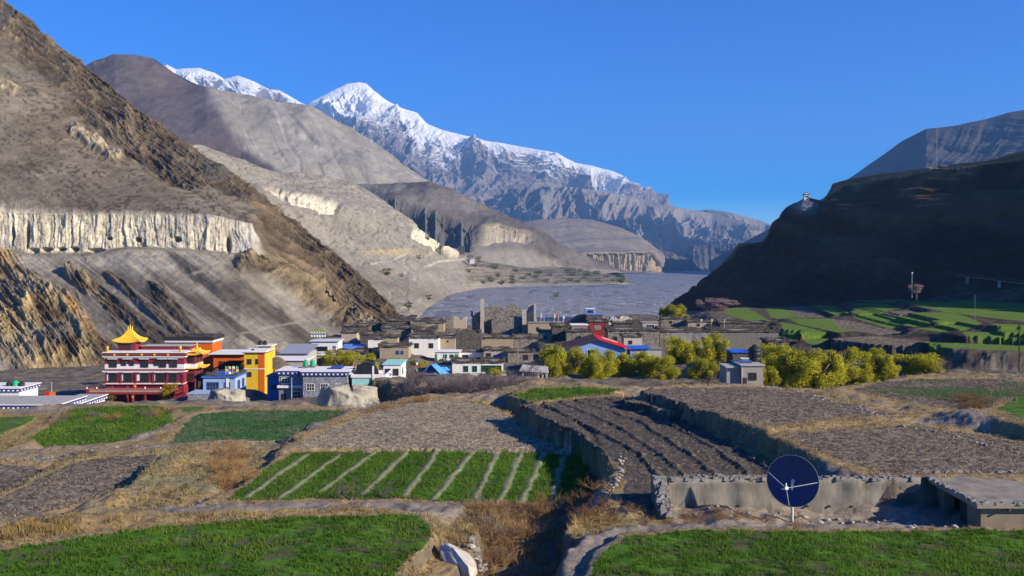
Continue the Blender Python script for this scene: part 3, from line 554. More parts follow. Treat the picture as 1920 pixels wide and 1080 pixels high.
def house(u0, u1, vt, vb, Y, label, wall, depth=7, yaw=0, roof='wood', wins=(), doors=(), cat='house', name='house', wn=9, wood_h=.7, eave=.25, group=None, found=3.0, rwins=(), jag=0, parap=None):
    "wins: (x fraction, z fraction, width, height, frame, mullions)"
    w = (u1 - u0) / F * Y; h = (vb - vt) / F * Y; o = thing(name, label, cat, px((u0 + u1) / 2, vb, Y), yaw, group); wz = w / 2
    m = MB()
    if jag:   # ruined house: four broken walls with an uneven top
        ruin_wall(m, -wz, wz, 0, .6, -found, h, 1.1, jag); ruin_wall(m, -wz + .1, wz - .1, depth - .6, depth, -found, h * .95, 1.1, jag)
        ruin_wall(m, -wz, -wz + .6, .61, depth - .61, -found, h, 1.1, jag); ruin_wall(m, wz - .6, wz, .61, depth - .61, -found, h, 1.1, jag)
    else: m.box(-wz, wz, 0, depth, -found, h)
    m.build('wall', wall, o)
    if not jag:
        if roof == 'wood':
            MB().box(-wz - eave, wz + eave, -eave, depth + eave, h, h + .16).build('roof', ROOFM(), o)
            f = MB(); firewood(f, w + eave, depth + eave, h + .16, wn, wood_h); f.build('firewood_parapet', WOOD(), o)
        elif roof:
            r = MB().box(-wz - eave, wz + eave, -eave, depth + eave, h, h + .18)
            if parap:
                e = eave
                for q in ((-wz - e, wz + e, -e, -e + .15), (-wz - e, wz + e, depth + e - .15, depth + e), (-wz - e, -wz - e + .15, -e + .15, depth + e - .15), (wz + e - .15, wz + e, -e + .15, depth + e - .15)): r.box(q[0], q[1], q[2], q[3], h + .18, h + .18 + parap)
            r.build('roof', roof, o)
    for q in wins: window(o, -wz + w * q[0], h * q[1], q[2], q[3], 0, *(q[4:]))
    for q in rwins: window(o, depth * q[0], h * q[1], q[2], q[3], 0, q[4], q[5] if len(q) > 5 else (2, 2), side=wz)
    for q in doors: door(o, -wz + w * q[0], q[1], q[2], q[3])
    c, s = math.cos(R(yaw)), math.sin(R(yaw)); l = o.location
    FOOT.append(([(l.x + c * a - s * b_, l.y + s * a + c * b_) for a, b_ in ((-wz, 0), (wz, 0), (wz, depth), (-wz, depth))], l.z))
    return o, w, h
# ------------------------------------------------------------------ monastery
RED = pmat('maroon_wall', (.24, .028, .045), (.165, .02, .032), 1.2, c3=(.22, .06, .06), c3at=.6); DRED = pmat('dark_maroon', (.27, .035, .035), (.20, .024, .026), 2); MWHITE = pmat('monastery_white', (.78, .75, .72), (.66, .63, .6), 2)
GOLD = pmat('gold_paint', (.85, .50, .03), (.72, .40, .02), 2, rough=.4, spec=.5); ORANGE = pmat('orange_plaster', (.62, .13, .012), (.52, .10, .010), 1.5, c3=(.40, .085, .02))
def gold_roof(par, cx, cy, z0, wx, wy, hgt, name='golden_roof', top=.16, up=.5):
    m = MB(); n = 9; rings = []; prof = [(1, 0, 1), (1, .06, 1), (.80, .20, .6), (.60, .36, .3), (.42, .56, .12), (.28, .80, .03), (top, 1.0, 0)]
    for s, hz_, cu in prof:
        ring = []
        for side in range(4):
            for k in range(n):
                t = -1 + 2 * k / n; lift = up * cu * (abs(t) ** 3)
                x, y = [(t, -1), (1, t), (-t, 1), (-1, -t)][side]; ring.append((cx + x * wx * s, cy + y * wy * s, z0 + hgt * hz_ + lift))
        rings.append(ring)
    k = 4 * n; vs = [p for r_ in rings for p in r_]; vs += [(cx, cy, z0 + hgt), (cx, cy, z0 + .02)]
    m._add(vs, [(i * k + j, i * k + (j + 1) % k, (i + 1) * k + (j + 1) % k, (i + 1) * k + j) for i in range(len(rings) - 1) for j in range(k)],
           [((len(rings) - 1) * k + j, (len(rings) - 1) * k + (j + 1) % k, len(vs) - 2) for j in range(k)] + [((j + 1) % k, j, len(vs) - 1) for j in range(k)])
    return m.build(name, GOLD, par)
def spire(par, x, y, z, s, name='finial'):
    MB().lathe([(.0, 0), (.28 * s, 0), (.30 * s, .25 * s), (.12 * s, .4 * s), (.22 * s, .62 * s), (.10 * s, .85 * s), (.13 * s, 1.05 * s), (.03 * s, 1.3 * s), (.0, 1.75 * s)], (x, y, z), 10).build(name, GOLD, par, True)
MY = 188.; mp_ = px(271, 757, MY); k_ = MY / F
mon = thing('monastery', 'maroon and white monastery with golden pagoda roof pavilion', 'monastery', mp_)
zz = lambda v: (757 - v) * k_
xx = lambda u: (u - 271) * k_
x0, x1, D = xx(197), xx(345), 8.5
MB().box(x0, x1, 0, D, zz(735), zz(668)).box(x0 - .02, x1, .9, D, -3, zz(735)).build('wall', RED, mon)
w_ = MB().box(x0 - .04, x1 + .04, -.05, D, zz(692), zz(683)).box(x0 - .04, x1 + .04, -.05, D, zz(719.5), zz(718))
for u in (206, 232, 264, 293, 319, 336): w_.box(xx(u) - .9, xx(u) + .9, -.055, -.01, zz(714), zz(701)) if u != 336 else None
w_.build('white_band', MWHITE, mon)
cb = MB()
for va, vb_ in ((661.5, 660), (669.5, 668), (697, 695.5)): cb.box(x0 - .45, x1 + .45, -.45, D + .3, zz(va), zz(vb_))
for i in range(46):
    x = x0 + (x1 - x0) * (i + .5) / 46
    for v in (671.5, 699): cb.box(x - .09, x + .09, -.32, -.05, zz(v), zz(v - 1.6))
cb.build('cornice', MWHITE, mon)
MB().box(x0 - .3, x1 + .3, -.3, D + .2, zz(668), zz(661.5)).build('parapet', pmat('madder_frieze', (.20, .04, .03), (.15, .03, .02), 6), mon)
for u in (216, 240, 267, 291, 316): MB().cyl((xx(u), -.34, zz(664.8)), (xx(u), -.30, zz(664.8)), .24, n=10).build('gold_medallion', GOLD, mon)
for u in (212, 240, 271, 300, 324): window(mon, xx(u), zz(708), 1.5, 1.75, -.06, 'dark', (3, 2), fw=.14)
for u, ww in ((212, 1.4), (232, .75), (247, .75), (271, 1.4), (305, 1.3), (325, 1.4), (293, .7)): window(mon, xx(u), zz(681), ww, 1.55 if ww > 1 else .8, -.06, 'dark', (3, 2), fw=.14)
aw = MB()
for u in (212, 240, 271, 300, 324): aw.box(xx(u) - 1.05, xx(u) + 1.05, -.5, -.06, zz(698.5), zz(697.6))
for u in (212, 240, 271, 305, 325): aw.box(xx(u) - 1.0, xx(u) + 1.0, -.5, -.06, zz(673.2), zz(672.2))
aw.build('window_canopy', MWHITE, mon)
for u in (199, 227, 255, 288, 313, 343):
    MB().box(xx(u) - .2, xx(u) + .2, -.16, -.06, zz(718), zz(697)).build('pilaster', RED, mon)
# veranda with railing and columns
MB().box(xx(175), xx(340), -3.2, -.06, zz(735), zz(733)).box(xx(175), xx(340), -3.2, -3.05, zz(733), zz(726)).box(xx(175), xx(175) + .15, -3.05, -.06, zz(733), zz(726)).build('veranda', DRED, mon)
MB().box(xx(181), xx(334), -3.24, -3.2, zz(731), zz(727.5)).build('pale_panel', pmat('veranda_panel', (.46, .32, .25), (.30, .17, .13), 3), mon)
for u in (176, 194, 283, 312, 333): MB().lathe([(0, 0), (.14, .05), (.18, .2), (.1, .34), (0, .38)], (xx(u), -3.1, zz(725)), 8).build('post_ball', MWHITE, mon, True)
rl = MB().box(xx(175), xx(345), -3.25, -3.0, zz(726), zz(725)); rl.box(xx(194), xx(346), -.5, -.06, zz(720.5), zz(719.5)); rl.build('railing', pmat('pale_rail', (.5, .3, .26), (.38, .2, .18), 3), mon)
for u in (180, 194, 222, 250, 283, 318): MB().box(xx(u) - .17, xx(u) + .17, -3.1, -2.76, -1.5, zz(735)).build('column', RED, mon)
for u in (194, 222, 250, 283, 318): MB().box(xx(u) - .13, xx(u) + .13, -3.0, -2.74, zz(733), zz(720)).build('veranda_post', DRED, mon)
# roof pavilion
MB().box(xx(222) - 1.6, xx(262) - 2.2, 3, 6.4, zz(660), zz(643)).build('pavilion', RED, mon)
for u in (231, 243): window(mon, xx(u) - 1.5, zz(653), .8, .9, 2.96, 'dark', (2, 1))
gold_roof(mon, xx(243) - 1.9, 4.7, zz(645), 2.9, 2.3, 2.6)
for dx in (-.55, 0, .55): spire(mon, xx(243) - 1.9 + dx * .8, 4.7, zz(645) + 2.45, 1.0 if dx == 0 else .75)
for u, v in ((200, 660), (337, 660)): MB().lathe([(0, 0), (.28, 0), (.28, .9), (.36, .95), (.1, 1.2), (0, 1.35)], (xx(u), 0.3, zz(v)), 10).build('victory_banner', GOLD, mon, True)
MB().box(xx(262) - 1.6, xx(340), 4.5, 8, zz(660), zz(653)).build('roof_hall', RED, mon); MB().box(xx(262) - 1.6, xx(340) + .3, 4.2, 8.3, zz(653), zz(652)).build('hall_roof', CONC(), mon)
# side porch on the right
MB().box(x1, x1 + 1.9, 1.5, 6.0, zz(718), zz(662)).build('side_bay', RED, mon); MB().box(x1 - .02, x1 + 1.94, 1.46, 6.04, zz(692), zz(684)).build('white_band', MWHITE, mon)
for i, (za, zb) in enumerate(((718, 700), (682, 668))):
    window(mon, 2.8, (zz(za) + zz(zb)) / 2 + .1, 1.0, 1.3, 0, 'dark', (2, 2), side=x1 + 1.94); window(mon, 4.8, (zz(za) + zz(zb)) / 2 + .1, 1.0, 1.3, 0, 'dark', (2, 2), side=x1 + 1.94)
    window(mon, x1 + .95, (zz(za) + zz(zb)) / 2 + .1, .9, 1.3, 1.44, 'dark', (2, 2))
gold_roof(mon, x1 + 1.4, 3.8, zz(693), 1.9, 2.9, .9, top=.5, up=.35); gold_roof(mon, x1 + 1.4, 3.8, zz(667), 2.0, 3.0, 1.3, top=.3, up=.4); spire(mon, x1 + 1.4, 3.8, zz(667) + 1.2, 1.0)
for y in (1.8, 5.7): MB().box(x1 + 1.6, x1 + 1.9, y - .15, y + .15, -2, zz(718)).build('column', RED, mon)
FOOT.append(([(mp_.x + a, mp_.y + b_) for a, b_ in ((x0 - 3, -5), (x1 + 4, -5), (x1 + 4, D), (x0 - 3, D))], mp_.z))
# orange halls beside it
o, w, h = house(312, 398, 643, 706, 212, 'tall orange monastery block with black and white roof band behind the maroon monastery', ORANGE, 7, roof=CONC(), cat='monastery block', name='orange_hall', eave=.2)
MB().box(-w/2 - .3, w/2 + .3, -.3, 7.3, h + .185, h + .7).build('white_band', MWHITE, o); MB().box(-w/2 - .5, w/2 + .5, -.5, 7.5, h + .705, h + 1.5).build('black_band', pmat('black_band', (.035, .03, .03)), o)
f = MB(); firewood(f, w, 7, h + 1.5, 4, .6); f.build('firewood_parapet', WOOD(), o)
o, w, h = house(400, 458, 664, 712, 204, 'orange building with a gallery of painted shade under a white slab roof', ORANGE, 8, roof=MWHITE, cat='monastery block', name='gallery_hall', eave=.9)
MB().box(-w/2 + 1.2, w/2 - .3, -.03, .0, h * .05, h * .72).build('gallery', pmat('painted_gallery_shade', (.03, .022, .02)), o)  # flat dark sheet standing in for the shade inside the gallery
for i in range(4): window(o, -w/2 + 2.0 + i * 1.35, h * .55, 1.0, 1.1, -.03, 'red', (2, 2))
# yellow tower
YEL = pmat('yellow_plaster', (.72, .47, .035), (.60, .38, .025), 1.2, c3=(.50, .34, .06))
o, w, h = house(458, 496, 662, 742, 184, 'narrow bright yellow house with orange corner stripe', YEL, 6, roof=pmat('red_slab', (.30, .07, .04)), cat='house', name='yellow_house', wins=[(.25, .80, .75, .9, 'wood'), (.25, .50, .75, .8, 'wood'), (.62, .80, .35, .9, 'wood', (1, 2))], eave=.35)
MB().box(w * .20, w/2 + .03, -.04, 0, -1, h).build('orange_stripe', ORANGE, o); MB().box(-w/2 - .03, w/2 + .05, -.07, -.041, h * .62, h * .64).box(-w/2 - .4, w/2 + .4, -.4, 6.4, h + .19, h + .4).build('white_band', MWHITE, o)
o, w, h = house(484, 508, 649, 672, 196, 'small yellow roof room with red shutter beside two black tanks', YEL, 3.5, roof=MWHITE, cat='roof room', name='roof_room', wins=[(.7, .5, .8, 1.3, 'red')], eave=.35)
def tank(u, v, Y, s, mat, label, hh=1.3):
    o = thing('water_tank', label, 'water tank', px(u, v, Y), 0, 'plastic water tanks on the roofs'); r = .5 * s; hh *= s
    MB().lathe([(0, 0), (r, 0), (r, hh * .3), (r * .93, hh * .33), (r, hh * .36), (r, hh * .62), (r * .93, hh * .65), (r, hh * .68), (r, hh * .8), (r * .4, hh), (0, hh)], (0, 0, 0), 14).build('tank_body', mat, o, True)
    MB().cyl((0, 0, hh), (0, 0, hh * 1.07), r * .35).build('lid', mat, o)
BLK = pmat('black_plastic', (.025, .027, .032), rough=.5); GRN = pmat('green_plastic', (.02, .36, .17), (.015, .28, .13), rough=.5)
for u, v, Y, s, m_, lb in ((488, 649, 197, .95, BLK, 'black water tank on the yellow roof room, left of its pair'), (497, 649, 197, .95, BLK, 'black water tank on the yellow roof room, right of its pair'),
        (573, 687, 171, .95, GRN, 'green water tank on concrete stand, left of the two'), (586, 687, 171, .95, GRN, 'green water tank on concrete stand, right of the two'),
        (17, 729, 154, .95, BLK, 'black water tank left of the green one on the white lodge'), (29, 729, 154, 1.1, GRN, 'green water tank lying between black tanks on the white lodge'), (41, 729, 154, .95, BLK, 'black water tank right of the green one on the white lodge'),
        (700, 685, 172, .8, BLK, 'black water tank behind the turquoise terrace'), (474, 665, 186, .9, BLK, 'black water tank on the roof of the narrow yellow house'), (1415, 680, 150, 2.2, BLK, 'big black water tank on the roof of the small solar house')):
    tank(u, v, Y, s, m_, lb)
# ------------------------------------------------------------------ village houses
BLUEW = pmat('pale_blue_wall', (.33, .43, .58), (.26, .35, .48), 1.5); GBLUE = pmat('grey_blue_stone', (.33, .35, .38), (.22, .235, .26), 2, vor=3.2, bump=.4); BLUE = pmat('blue_paint', (.055, .15, .42), (.04, .11, .33), 2)
TURQ = pmat('turquoise_paint', (.33, .62, .58), (.25, .5, .48), 2); NAVY = pmat('navy_frieze', (.035, .07, .24), (.025, .05, .17), 3)
def frieze(o, w, d, z, h, eave=.3, n=None, left=True):
    "painted blue frieze with rows of white blocks under a slab"
    MB().box(-w/2 - eave, w/2 + eave, -eave, d + eave, z, z + h).build('frieze', NAVY, o); m = MB(); n = n or int(w / .7)
    for i in range(n):
        x = -w/2 - eave + (w + 2 * eave) * (i + .5) / n; m.box(x - .14, x + .14, -eave - .12, -eave, z + h * .15, z + h * .55)
    k = int(d / .8)
    for i in range(k):
        y = -eave + (d + 2 * eave) * (i + .5) / k; m.box(w/2 + eave, w/2 + eave + .12, y - .14, y + .14, z + h * .15, z + h * .55)
    m.build('white_blocks', MWHITE, o); MB().box(-w/2 - eave - .15, w/2 + eave + .15, -eave - .15, d + eave + .15, z + h, z + h + .12).build('white_band', MWHITE, o)
# white lodge at the left edge
o, w, h = house(-60, 36, 734, 790, 152, 'white lodge room with blue frieze and wide dark windows at the left edge', WHITE(), 6, roof=None, cat='lodge', name='lodge_room', wins=[(.73, .48, 2.9, 1.9, 'dark', (4, 2)), (.35, .48, 2.6, 1.9, 'dark', (4, 2))], rwins=[(.5, .45, 2.3, 2.2, 'dark', (4, 3))])
frieze(o, w, 6, h, .55)
o, w, h = house(-80, 108, 768, 806, 142, 'long low white lodge terrace edged with a blue frieze', WHITE(), 8.5, roof=None, cat='lodge', name='lodge', wins=[(.62, .55, 1.3, .6, 'blue'), (.86, .55, 1.3, .6, 'blue')])
frieze(o, w, 8.5, h, .75, eave=.35); MB().box(-w/2 - .3, w/2 + .3, -.3, 8.8, h + .875, h + .90).build('terrace_floor', CONC(), o)
for q in (.53, .75, .985): MB().box(-w/2 + w * q - .2, -w/2 + w * q + .2, -.06, 0, -2, h).build('blue_pilaster', NAVY, o)
o, w, h = house(104, 150, 764, 800, 148, 'small white lodge annex with grey roof and slanting blue frieze', WHITE(), 9, roof=None, cat='lodge', name='lodge', rwins=[(.5, .6, 1.6, .7, 'red')])
frieze(o, w, 9, h, .7, eave=.3); MB().box(-w/2 - .3, w/2 + .3, -.3, 9.3, h + .825, h + .85).build('terrace_floor', CONC(), o)
t = thing('clothes_line', 'red and orange cloths hung on a line over the white lodge terrace', 'clothes line', px(93, 752, 151)); 
for x in (-1.1, 1.1): MB().cyl((x, 0, 0), (x, 0, 1.6), .04).build('post', BLK, t)
MB().box(-1.0, -.1, -.03, .03, .5, 1.5).build('red_cloth', pmat('red_cloth', (.5, .02, .02)), t); MB().box(-.05, 1.0, -.03, .03, .3, 1.55).build('orange_cloth', pmat('orange_cloth', (.75, .16, .02)), t)
# pale blue house
o, w, h = house(381, 441, 708, 742, 170, 'pale blue stone house with blue windows in front of the gallery', BLUEW, 7, roof=None, wins=[(.30, .5, 2.2, 1.6, 'blue', (4, 2)), (.75, .55, 1.0, 1.2, 'blue')], rwins=[(.3, .55, 1.3, 1.5, 'blue'), (.7, .55, 1.3, 1.5, 'blue')])
MB().box(-w/2 - .3, w/2 + .3, -.3, 7.3, h, h + .3).build('roof', BLUE, o); f = MB(); firewood(f, w * .9, 7, h + .3, 5, .55); f.build('firewood_parapet', WOOD(), o); MB().box(w * .22, w * .3, -.12, .0, -1, h).build('white_pilaster', MWHITE, o)
o, w, h = house(352, 402, 739, 760, 166, 'low grey stone annex with pale blue coping left of the pale blue house', GBLUE, 5, roof=BLUEW, cat='annex', name='annex', eave=.1)
# blocks behind the yellow house
o, w, h = house(498, 572, 676, 716, 203, 'flat concrete house with open stair frame behind the yellow house', CONC(), 8, roof=MWHITE, eave=.4, wins=[(.3, .5, 1.6, 1.1, 'red'), (.62, .5, 1.2, 1.1, 'red')])
t = thing('yellow_balcony', 'yellow and black painted balcony below the concrete house', 'balcony', px(509, 706, 190)); m1 = MB(); m2 = MB()
m1.box(-1.4, 1.4, 0, 2.5, -3.4, -.15); m1.build('base', pmat('dim_orange', (.4, .1, .02)), t)
for i in range(9): (m1 if i % 2 else m2).box(-1.4 + i * .31, -1.4 + i * .31 + .26, -.1, 0, -.1, 1.5 + .3 * (i % 2))
m2.build('black_slats', BLK, t); mm_ = MB()
for i in range(1, 9, 2): mm_.box(-1.4 + i * .31, -1.4 + i * .31 + .26, -.12, -.1, -.1, 1.6)
mm_.build('yellow_slats', YEL, t)
o, w, h = house(530, 578, 662, 700, 212, 'grey house with a sheet metal roof left of the willow clump', CONC(), 9, roof=None, wins=[(.5, .5, 1.2, 1.0, 'white')])
MB().hexa([(-w/2-.5,-.8,h),(w/2+.5,-.8,h),(w/2+.5,9.5,h+1.2),(-w/2-.5,9.5,h+1.2),(-w/2-.5,-.8,h+.12),(w/2+.5,-.8,h+.12),(w/2+.5,9.5,h+1.32),(-w/2-.5,9.5,h+1.32)]).build('metal_roof', pmat('grey_metal', (.30, .33, .37), (.25, .27, .3), 3, rough=.5), o)
o, w, h = house(542, 605, 666, 712, 225, 'low white edged terrace house below the prayer flag house', CONC(), 7, roof=MWHITE, eave=.35)
# grey-blue lodge with two wings
o, w, h = house(568, 651, 704, 748, 165, 'grey stone lodge wing with white framed windows under a blue frieze', GBLUE, 7, roof=None, cat='lodge', name='lodge', wins=[(.17, .5, 1.35, 1.2, 'white', (3, 2)), (.48, .5, 1.35, 1.2, 'white', (3, 2)), (.83, .52, 1.35, 1.0, 'white', (3, 2))], rwins=[(.5, .5, 1.4, 1.3, 'blue')])
frieze(o, w, 7, h, .7)
o, w, h = house(523, 567, 702, 757, 167, 'tall narrow grey lodge wing with dark porch under the blue frieze', GBLUE, 6, roof=None, cat='lodge', name='lodge', wins=[(.3, .78, 1.5, .9, 'white', (3, 2)), (.72, .3, 1.7, 1.2, 'white', (3, 2))], doors=[(.2, .9, 1.9, BLK)])
frieze(o, w, 6, h, .7); MB().box(-w/2 - .2, w/2 + .2, -.5, -.01, h * .55, h * .63).build('white_band', MWHITE, o)
o, w, h = house(501, 524, 706, 757, 170, 'dark blue side house in shade left of the grey lodge', BLUE, 6, roof=pmat('slate_blue', (.1, .13, .2)), wins=[(.5, .6, 1.0, .9, 'blue')])
t = thing('tank_stand', 'square concrete stand carrying the two green water tanks', 'tank stand', px(579, 703, 171)); MB().box(-1.25, 1.25, -1, 1.6, -.3, 1.55).build('block', CONC(), t); MB().box(-1.4, 1.4, -1.15, 1.75, 1.55, 1.68).build('slab', ROOFM(), t)
t = thing('roof_pavilion', 'small blue painted roof pavilion on the grey lodge', 'pavilion', px(631, 701, 168)); MB().box(-.9, .9, 0, 1.6, 0, 1.1).build('wall', BLUE, t); MB().hexa([(-1.2,-.3,1.1),(1.2,-.3,1.1),(1.2,1.9,1.1),(-1.2,1.9,1.1),(-.9,0,1.5),(.9,0,1.5),(.9,1.6,1.5),(-.9,1.6,1.5)]).build('roof', NAVY, t)
# white prayer flag house behind the willows
o, w, h = house(584, 634, 640, 672, 250, 'white roof top house with dark glass front and prayer flags', MWHITE, 6, roof=pmat('pale_slab', (.6, .63, .62)), wins=[(.35, .45, 3.6, 2.2, 'dark', (3, 2)), (.86, .55, .8, 1.8, 'white')], eave=.5)
o, w, h = house(640, 676, 655, 668, 256, 'low shed with long bright blue sheet roof', CONC(), 6, roof=None, cat='shed', name='shed')
MB().hexa([(-w/2-.3,-.5,h),(w/2+.6,-.5,h),(w/2+.6,6,h+.9),(-w/2-.3,6,h+.9),(-w/2-.3,-.5,h+.1),(w/2+.6,-.5,h+.1),(w/2+.6,6,h+1.0),(-w/2-.3,6,h+1.0)]).build('blue_roof', pmat('blue_sheet', (.13, .25, .62), (.1, .2, .5), 3, rough=.5), o)
o, w, h = house(630, 685, 662, 690, 235, 'dark stone house with firewood roof between the willow clumps', STONE(), 7, wins=[(.45, .5, 1.2, 1.0, 'white')])
# turquoise house
o, w, h = house(719, 752, 684, 718, 172, 'whitewashed two window house with turquoise trim behind the terrace', MWHITE, 8, roof=TURQ, wins=[(.25, .6, .9, 1.1, 'dark'), (.7, .6, .9, 1.1, 'dark')], rwins=[(.3, .6, 1.2, 1.1, 'green')])
o, w, h = house(660, 722, 708, 722, 166, 'turquoise edged terrace room with a curved dark window', TURQ, 6, roof=MWHITE, eave=.2, parap=.45)
m = MB(); 
for i in range(9):
    a0, a1 = math.pi * i / 9, math.pi * (i + 1) / 9; m.hexa([(-.6 + 2.1 * math.cos(a0), 1.5, .2), (-.6 + 2.1 * math.cos(a1), 1.5, .2), (-.6 + 2.1 * math.cos(a1), 1.9, .2), (-.6 + 2.1 * math.cos(a0), 1.9, .2), (-.6 + 2.3 * math.cos(a0), 1.5, .2 + 2.6 * math.sin(a0)), (-.6 + 2.3 * math.cos(a1), 1.5, .2 + 2.6 * math.sin(a1)), (-.6 + 2.3 * math.cos(a1), 1.9, .2 + 2.6 * math.sin(a1)), (-.6 + 2.3 * math.cos(a0), 1.9, .2 + 2.6 * math.sin(a0))])
q = m.build('arched_window', GLASS(), o); q.location.z = h
MB().box(w * .12, w * .17, -.3, -.1, -1.6, h + 2.2).build('white_column', MWHITE, o)
# middle old town
HW = dict(roof='wood')
house(712, 766, 650, 672, 235, 'tan mud house with two small windows left of the tall white house', MUD(), 6, wins=[(.62, .5, .7, .8, 'blue'), (.78, .5, .6, .7, 'blue')])
house(718, 745, 633, 652, 246, 'small tan upper room in shade above the tan mud house', MUD(), 4, eave=.15)
house(716, 770, 616, 640, 275, 'stone house with sunlit firewood roof above the tan mud house', STONE(), 8, wood_h=.9)
house(767, 822, 634, 671, 250, 'tall whitewashed house with two dark wooden windows and streaked wall', WHITE(), 7, wins=[(.26, .62, 1.1, 1.2, 'wood'), (.75, .62, 1.1, 1.2, 'wood')], wood_h=1.0)
house(776, 815, 620, 636, 268, 'dark stone house with thick firewood roof behind the tall white house', DSTONE(), 7, wood_h=1.2)
house(823, 853, 634, 656, 256, 'plain tan house squeezed between white house and stone ruin', MUD(), 6, wins=[(.55, .72, .35, .35, 'dark', (1, 1))], wood_h=.5)
house(855, 902, 619, 658, 260, 'broken grey stone tower house beside the plain tan house', DSTONE(), 8, jag=.14, name='stone_ruin', cat='ruin')
house(902, 962, 634, 662, 268, 'long tan mud wall house under firewood, right of the grey stone ruin', MUD(), 8, wood_h=1.0)
house(962, 1014, 634, 662, 270, 'grey stone house with firewood roof below the fort', STONE(), 8, wood_h=.8)
house(815, 862, 660, 678, 236, 'small white house with green door under white slab roof', WHITE(), 5, roof=MWHITE, eave=.35, wins=[(.42, .55, .8, .8, 'green'), (.68, .55, .8, .8, 'green')], doors=[(.88, .9, 2.0, pmat('green_door', (.02, .25, .09))), (.06, .5, 2.0, pmat('green_door', (.02, .25, .09)))])
house(864, 904, 660, 680, 240, 'low whitewashed house with a dark open porch at its left', WHITE(), 5, wins=[(.2, .45, 1.4, 1.5, 'dark', (1, 1))], wood_h=.4)
house(908, 952, 657, 678, 238, 'pale mud house with dark window and wide blue doorway', pmat('pale_mud', (.42, .37, .29), (.34, .29, .22)), 5, wins=[(.18, .55, 1.1, 1.1, 'wood')], doors=[(.62, 2.6, 1.9, BLUE)], wood_h=.5)
house(952, 1000, 660, 680, 236, 'grey mud house behind the leaning wooden post', STONE(), 5, wins=[(.7, .5, 1.1, 1.1, 'wood')], wood_h=.4)
o, w, h = house(848, 902, 680, 700, 214, 'long white house with two green framed windows', WHITE(), 6, wins=[(.47, .42, 1.0, 1.25, 'green', (2, 2)), (.78, .42, 1.0, 1.25, 'green', (2, 2))], wood_h=.8)
o, w, h = house(903, 943, 680, 700, 214, 'white gallery house fronted by a row of green framed glass', WHITE(), 6, wins=[((i + .5) / 6 * .92, .45, .72, 1.35, 'green', (1, 3)) for i in range(6)], wood_h=.7)
house(815, 848, 684, 700, 216, 'small whitewashed house with a green window behind the blue tarpaulin', WHITE(), 6, wins=[(.4, .45, .9, 1.0, 'green')], wood_h=.7)
o, w, h = house(843, 950, 702, 714, 205, 'long peeling whitewashed yard wall below the green window houses', WHITE(), .6, roof=None, cat='wall', name='yard_wall')
# dark old houses left of the fort
house(640, 690, 612, 632, 300, 'dark stone house at the foot of the hill, leftmost of the old town', DSTONE(), 8, wood_h=.9)
house(676, 716, 628, 650, 268, 'shaded stone house with firewood roof right of the blue sheet shed', DSTONE(), 8, wood_h=.9)
house(684, 718, 604, 622, 320, 'ruined stone house with gaping doorway below the spur', DSTONE(), 6, jag=.5, name='stone_ruin', cat='ruin')
house(724, 765, 602, 618, 315, 'stone house with blue tarpaulin on its firewood roof', DSTONE(), 8, wood_h=.8)
t = thing('blue_tarpaulin', 'small blue tarpaulin spread over the old stone roof', 'tarpaulin', px(764, 601, 316)); MB().hexa([(-1.7,-.6,0),(1.7,-.6,.1),(1.7,1.5,.2),(-1.7,1.5,.1),(-1.7,-.6,.12),(1.7,-.6,.4),(1.7,1.5,.5),(-1.7,1.5,.3)]).build('sheet', pmat('blue_tarp', (.05, .12, .55), (.035, .085, .42), 3, rough=.55), t)
house(775, 826, 602, 622, 312, 'stone house with deep firewood rim left of the broken wall', STONE(), 8, wood_h=.9)
house(829, 850, 594, 616, 322, 'roofless broken stone wall with a tall gap, left of the fort', STONE(), 5, jag=.55, name='stone_ruin', cat='ruin')
house(851, 874, 594, 616, 326, 'pale crumbling wall corner standing left of the fort tower', pmat('pale_mud', (.42, .37, .29)), 4, jag=.5, name='stone_ruin', cat='ruin')
# further small houses filling the lanes
for q_ in ((640, 668, 624, 640, 285, 'small pale mud house under the spur beside the blue sheet shed', pmat('pale_mud', (.42, .37, .29)), .5), (690, 720, 636, 652, 258, 'low whitewashed house with dark door between shed and tan mud house', WHITE(), .5), (744, 776, 596, 608, 335, 'stone house farthest back left of the fort', STONE(), .7), (800, 832, 606, 622, 300, 'sunlit tan house just left of the pale broken corner', MUD(), .6),
           (1010, 1046, 622, 646, 290, 'cream plastered house between fort and dark house', pmat('cream_plaster', (.52, .46, .36), (.42, .37, .28), 1.5), .5),
           (1012, 1062, 650, 672, 240, 'shaded stone house behind the left end of the willow row', DSTONE(), .7), (1240, 1290, 598, 612, 310, 'low pale stone house behind the round lone willow', STONE(), .7), (1290, 1345, 604, 616, 305, 'low mud house with firewood among the flag posts', MUD(), .8), (1170, 1204, 632, 654, 232, 'cream house corner between red roof and rubble stone house', pmat('cream_plaster', (.52, .46, .36)), .5), (1330, 1372, 664, 684, 196, 'low stone house behind the tallest willow', STONE(), .6), (1440, 1480, 640, 662, 235, 'ruined stone shelter where the terraces begin', DSTONE(), .5)):
    house(q_[0], q_[1], q_[2], q_[3], q_[4], q_[5], q_[6], 6, wood_h=q_[7], wins=[(.35, .55, .8, .8, 'wood')] if q_[1] - q_[0] > 30 else [])
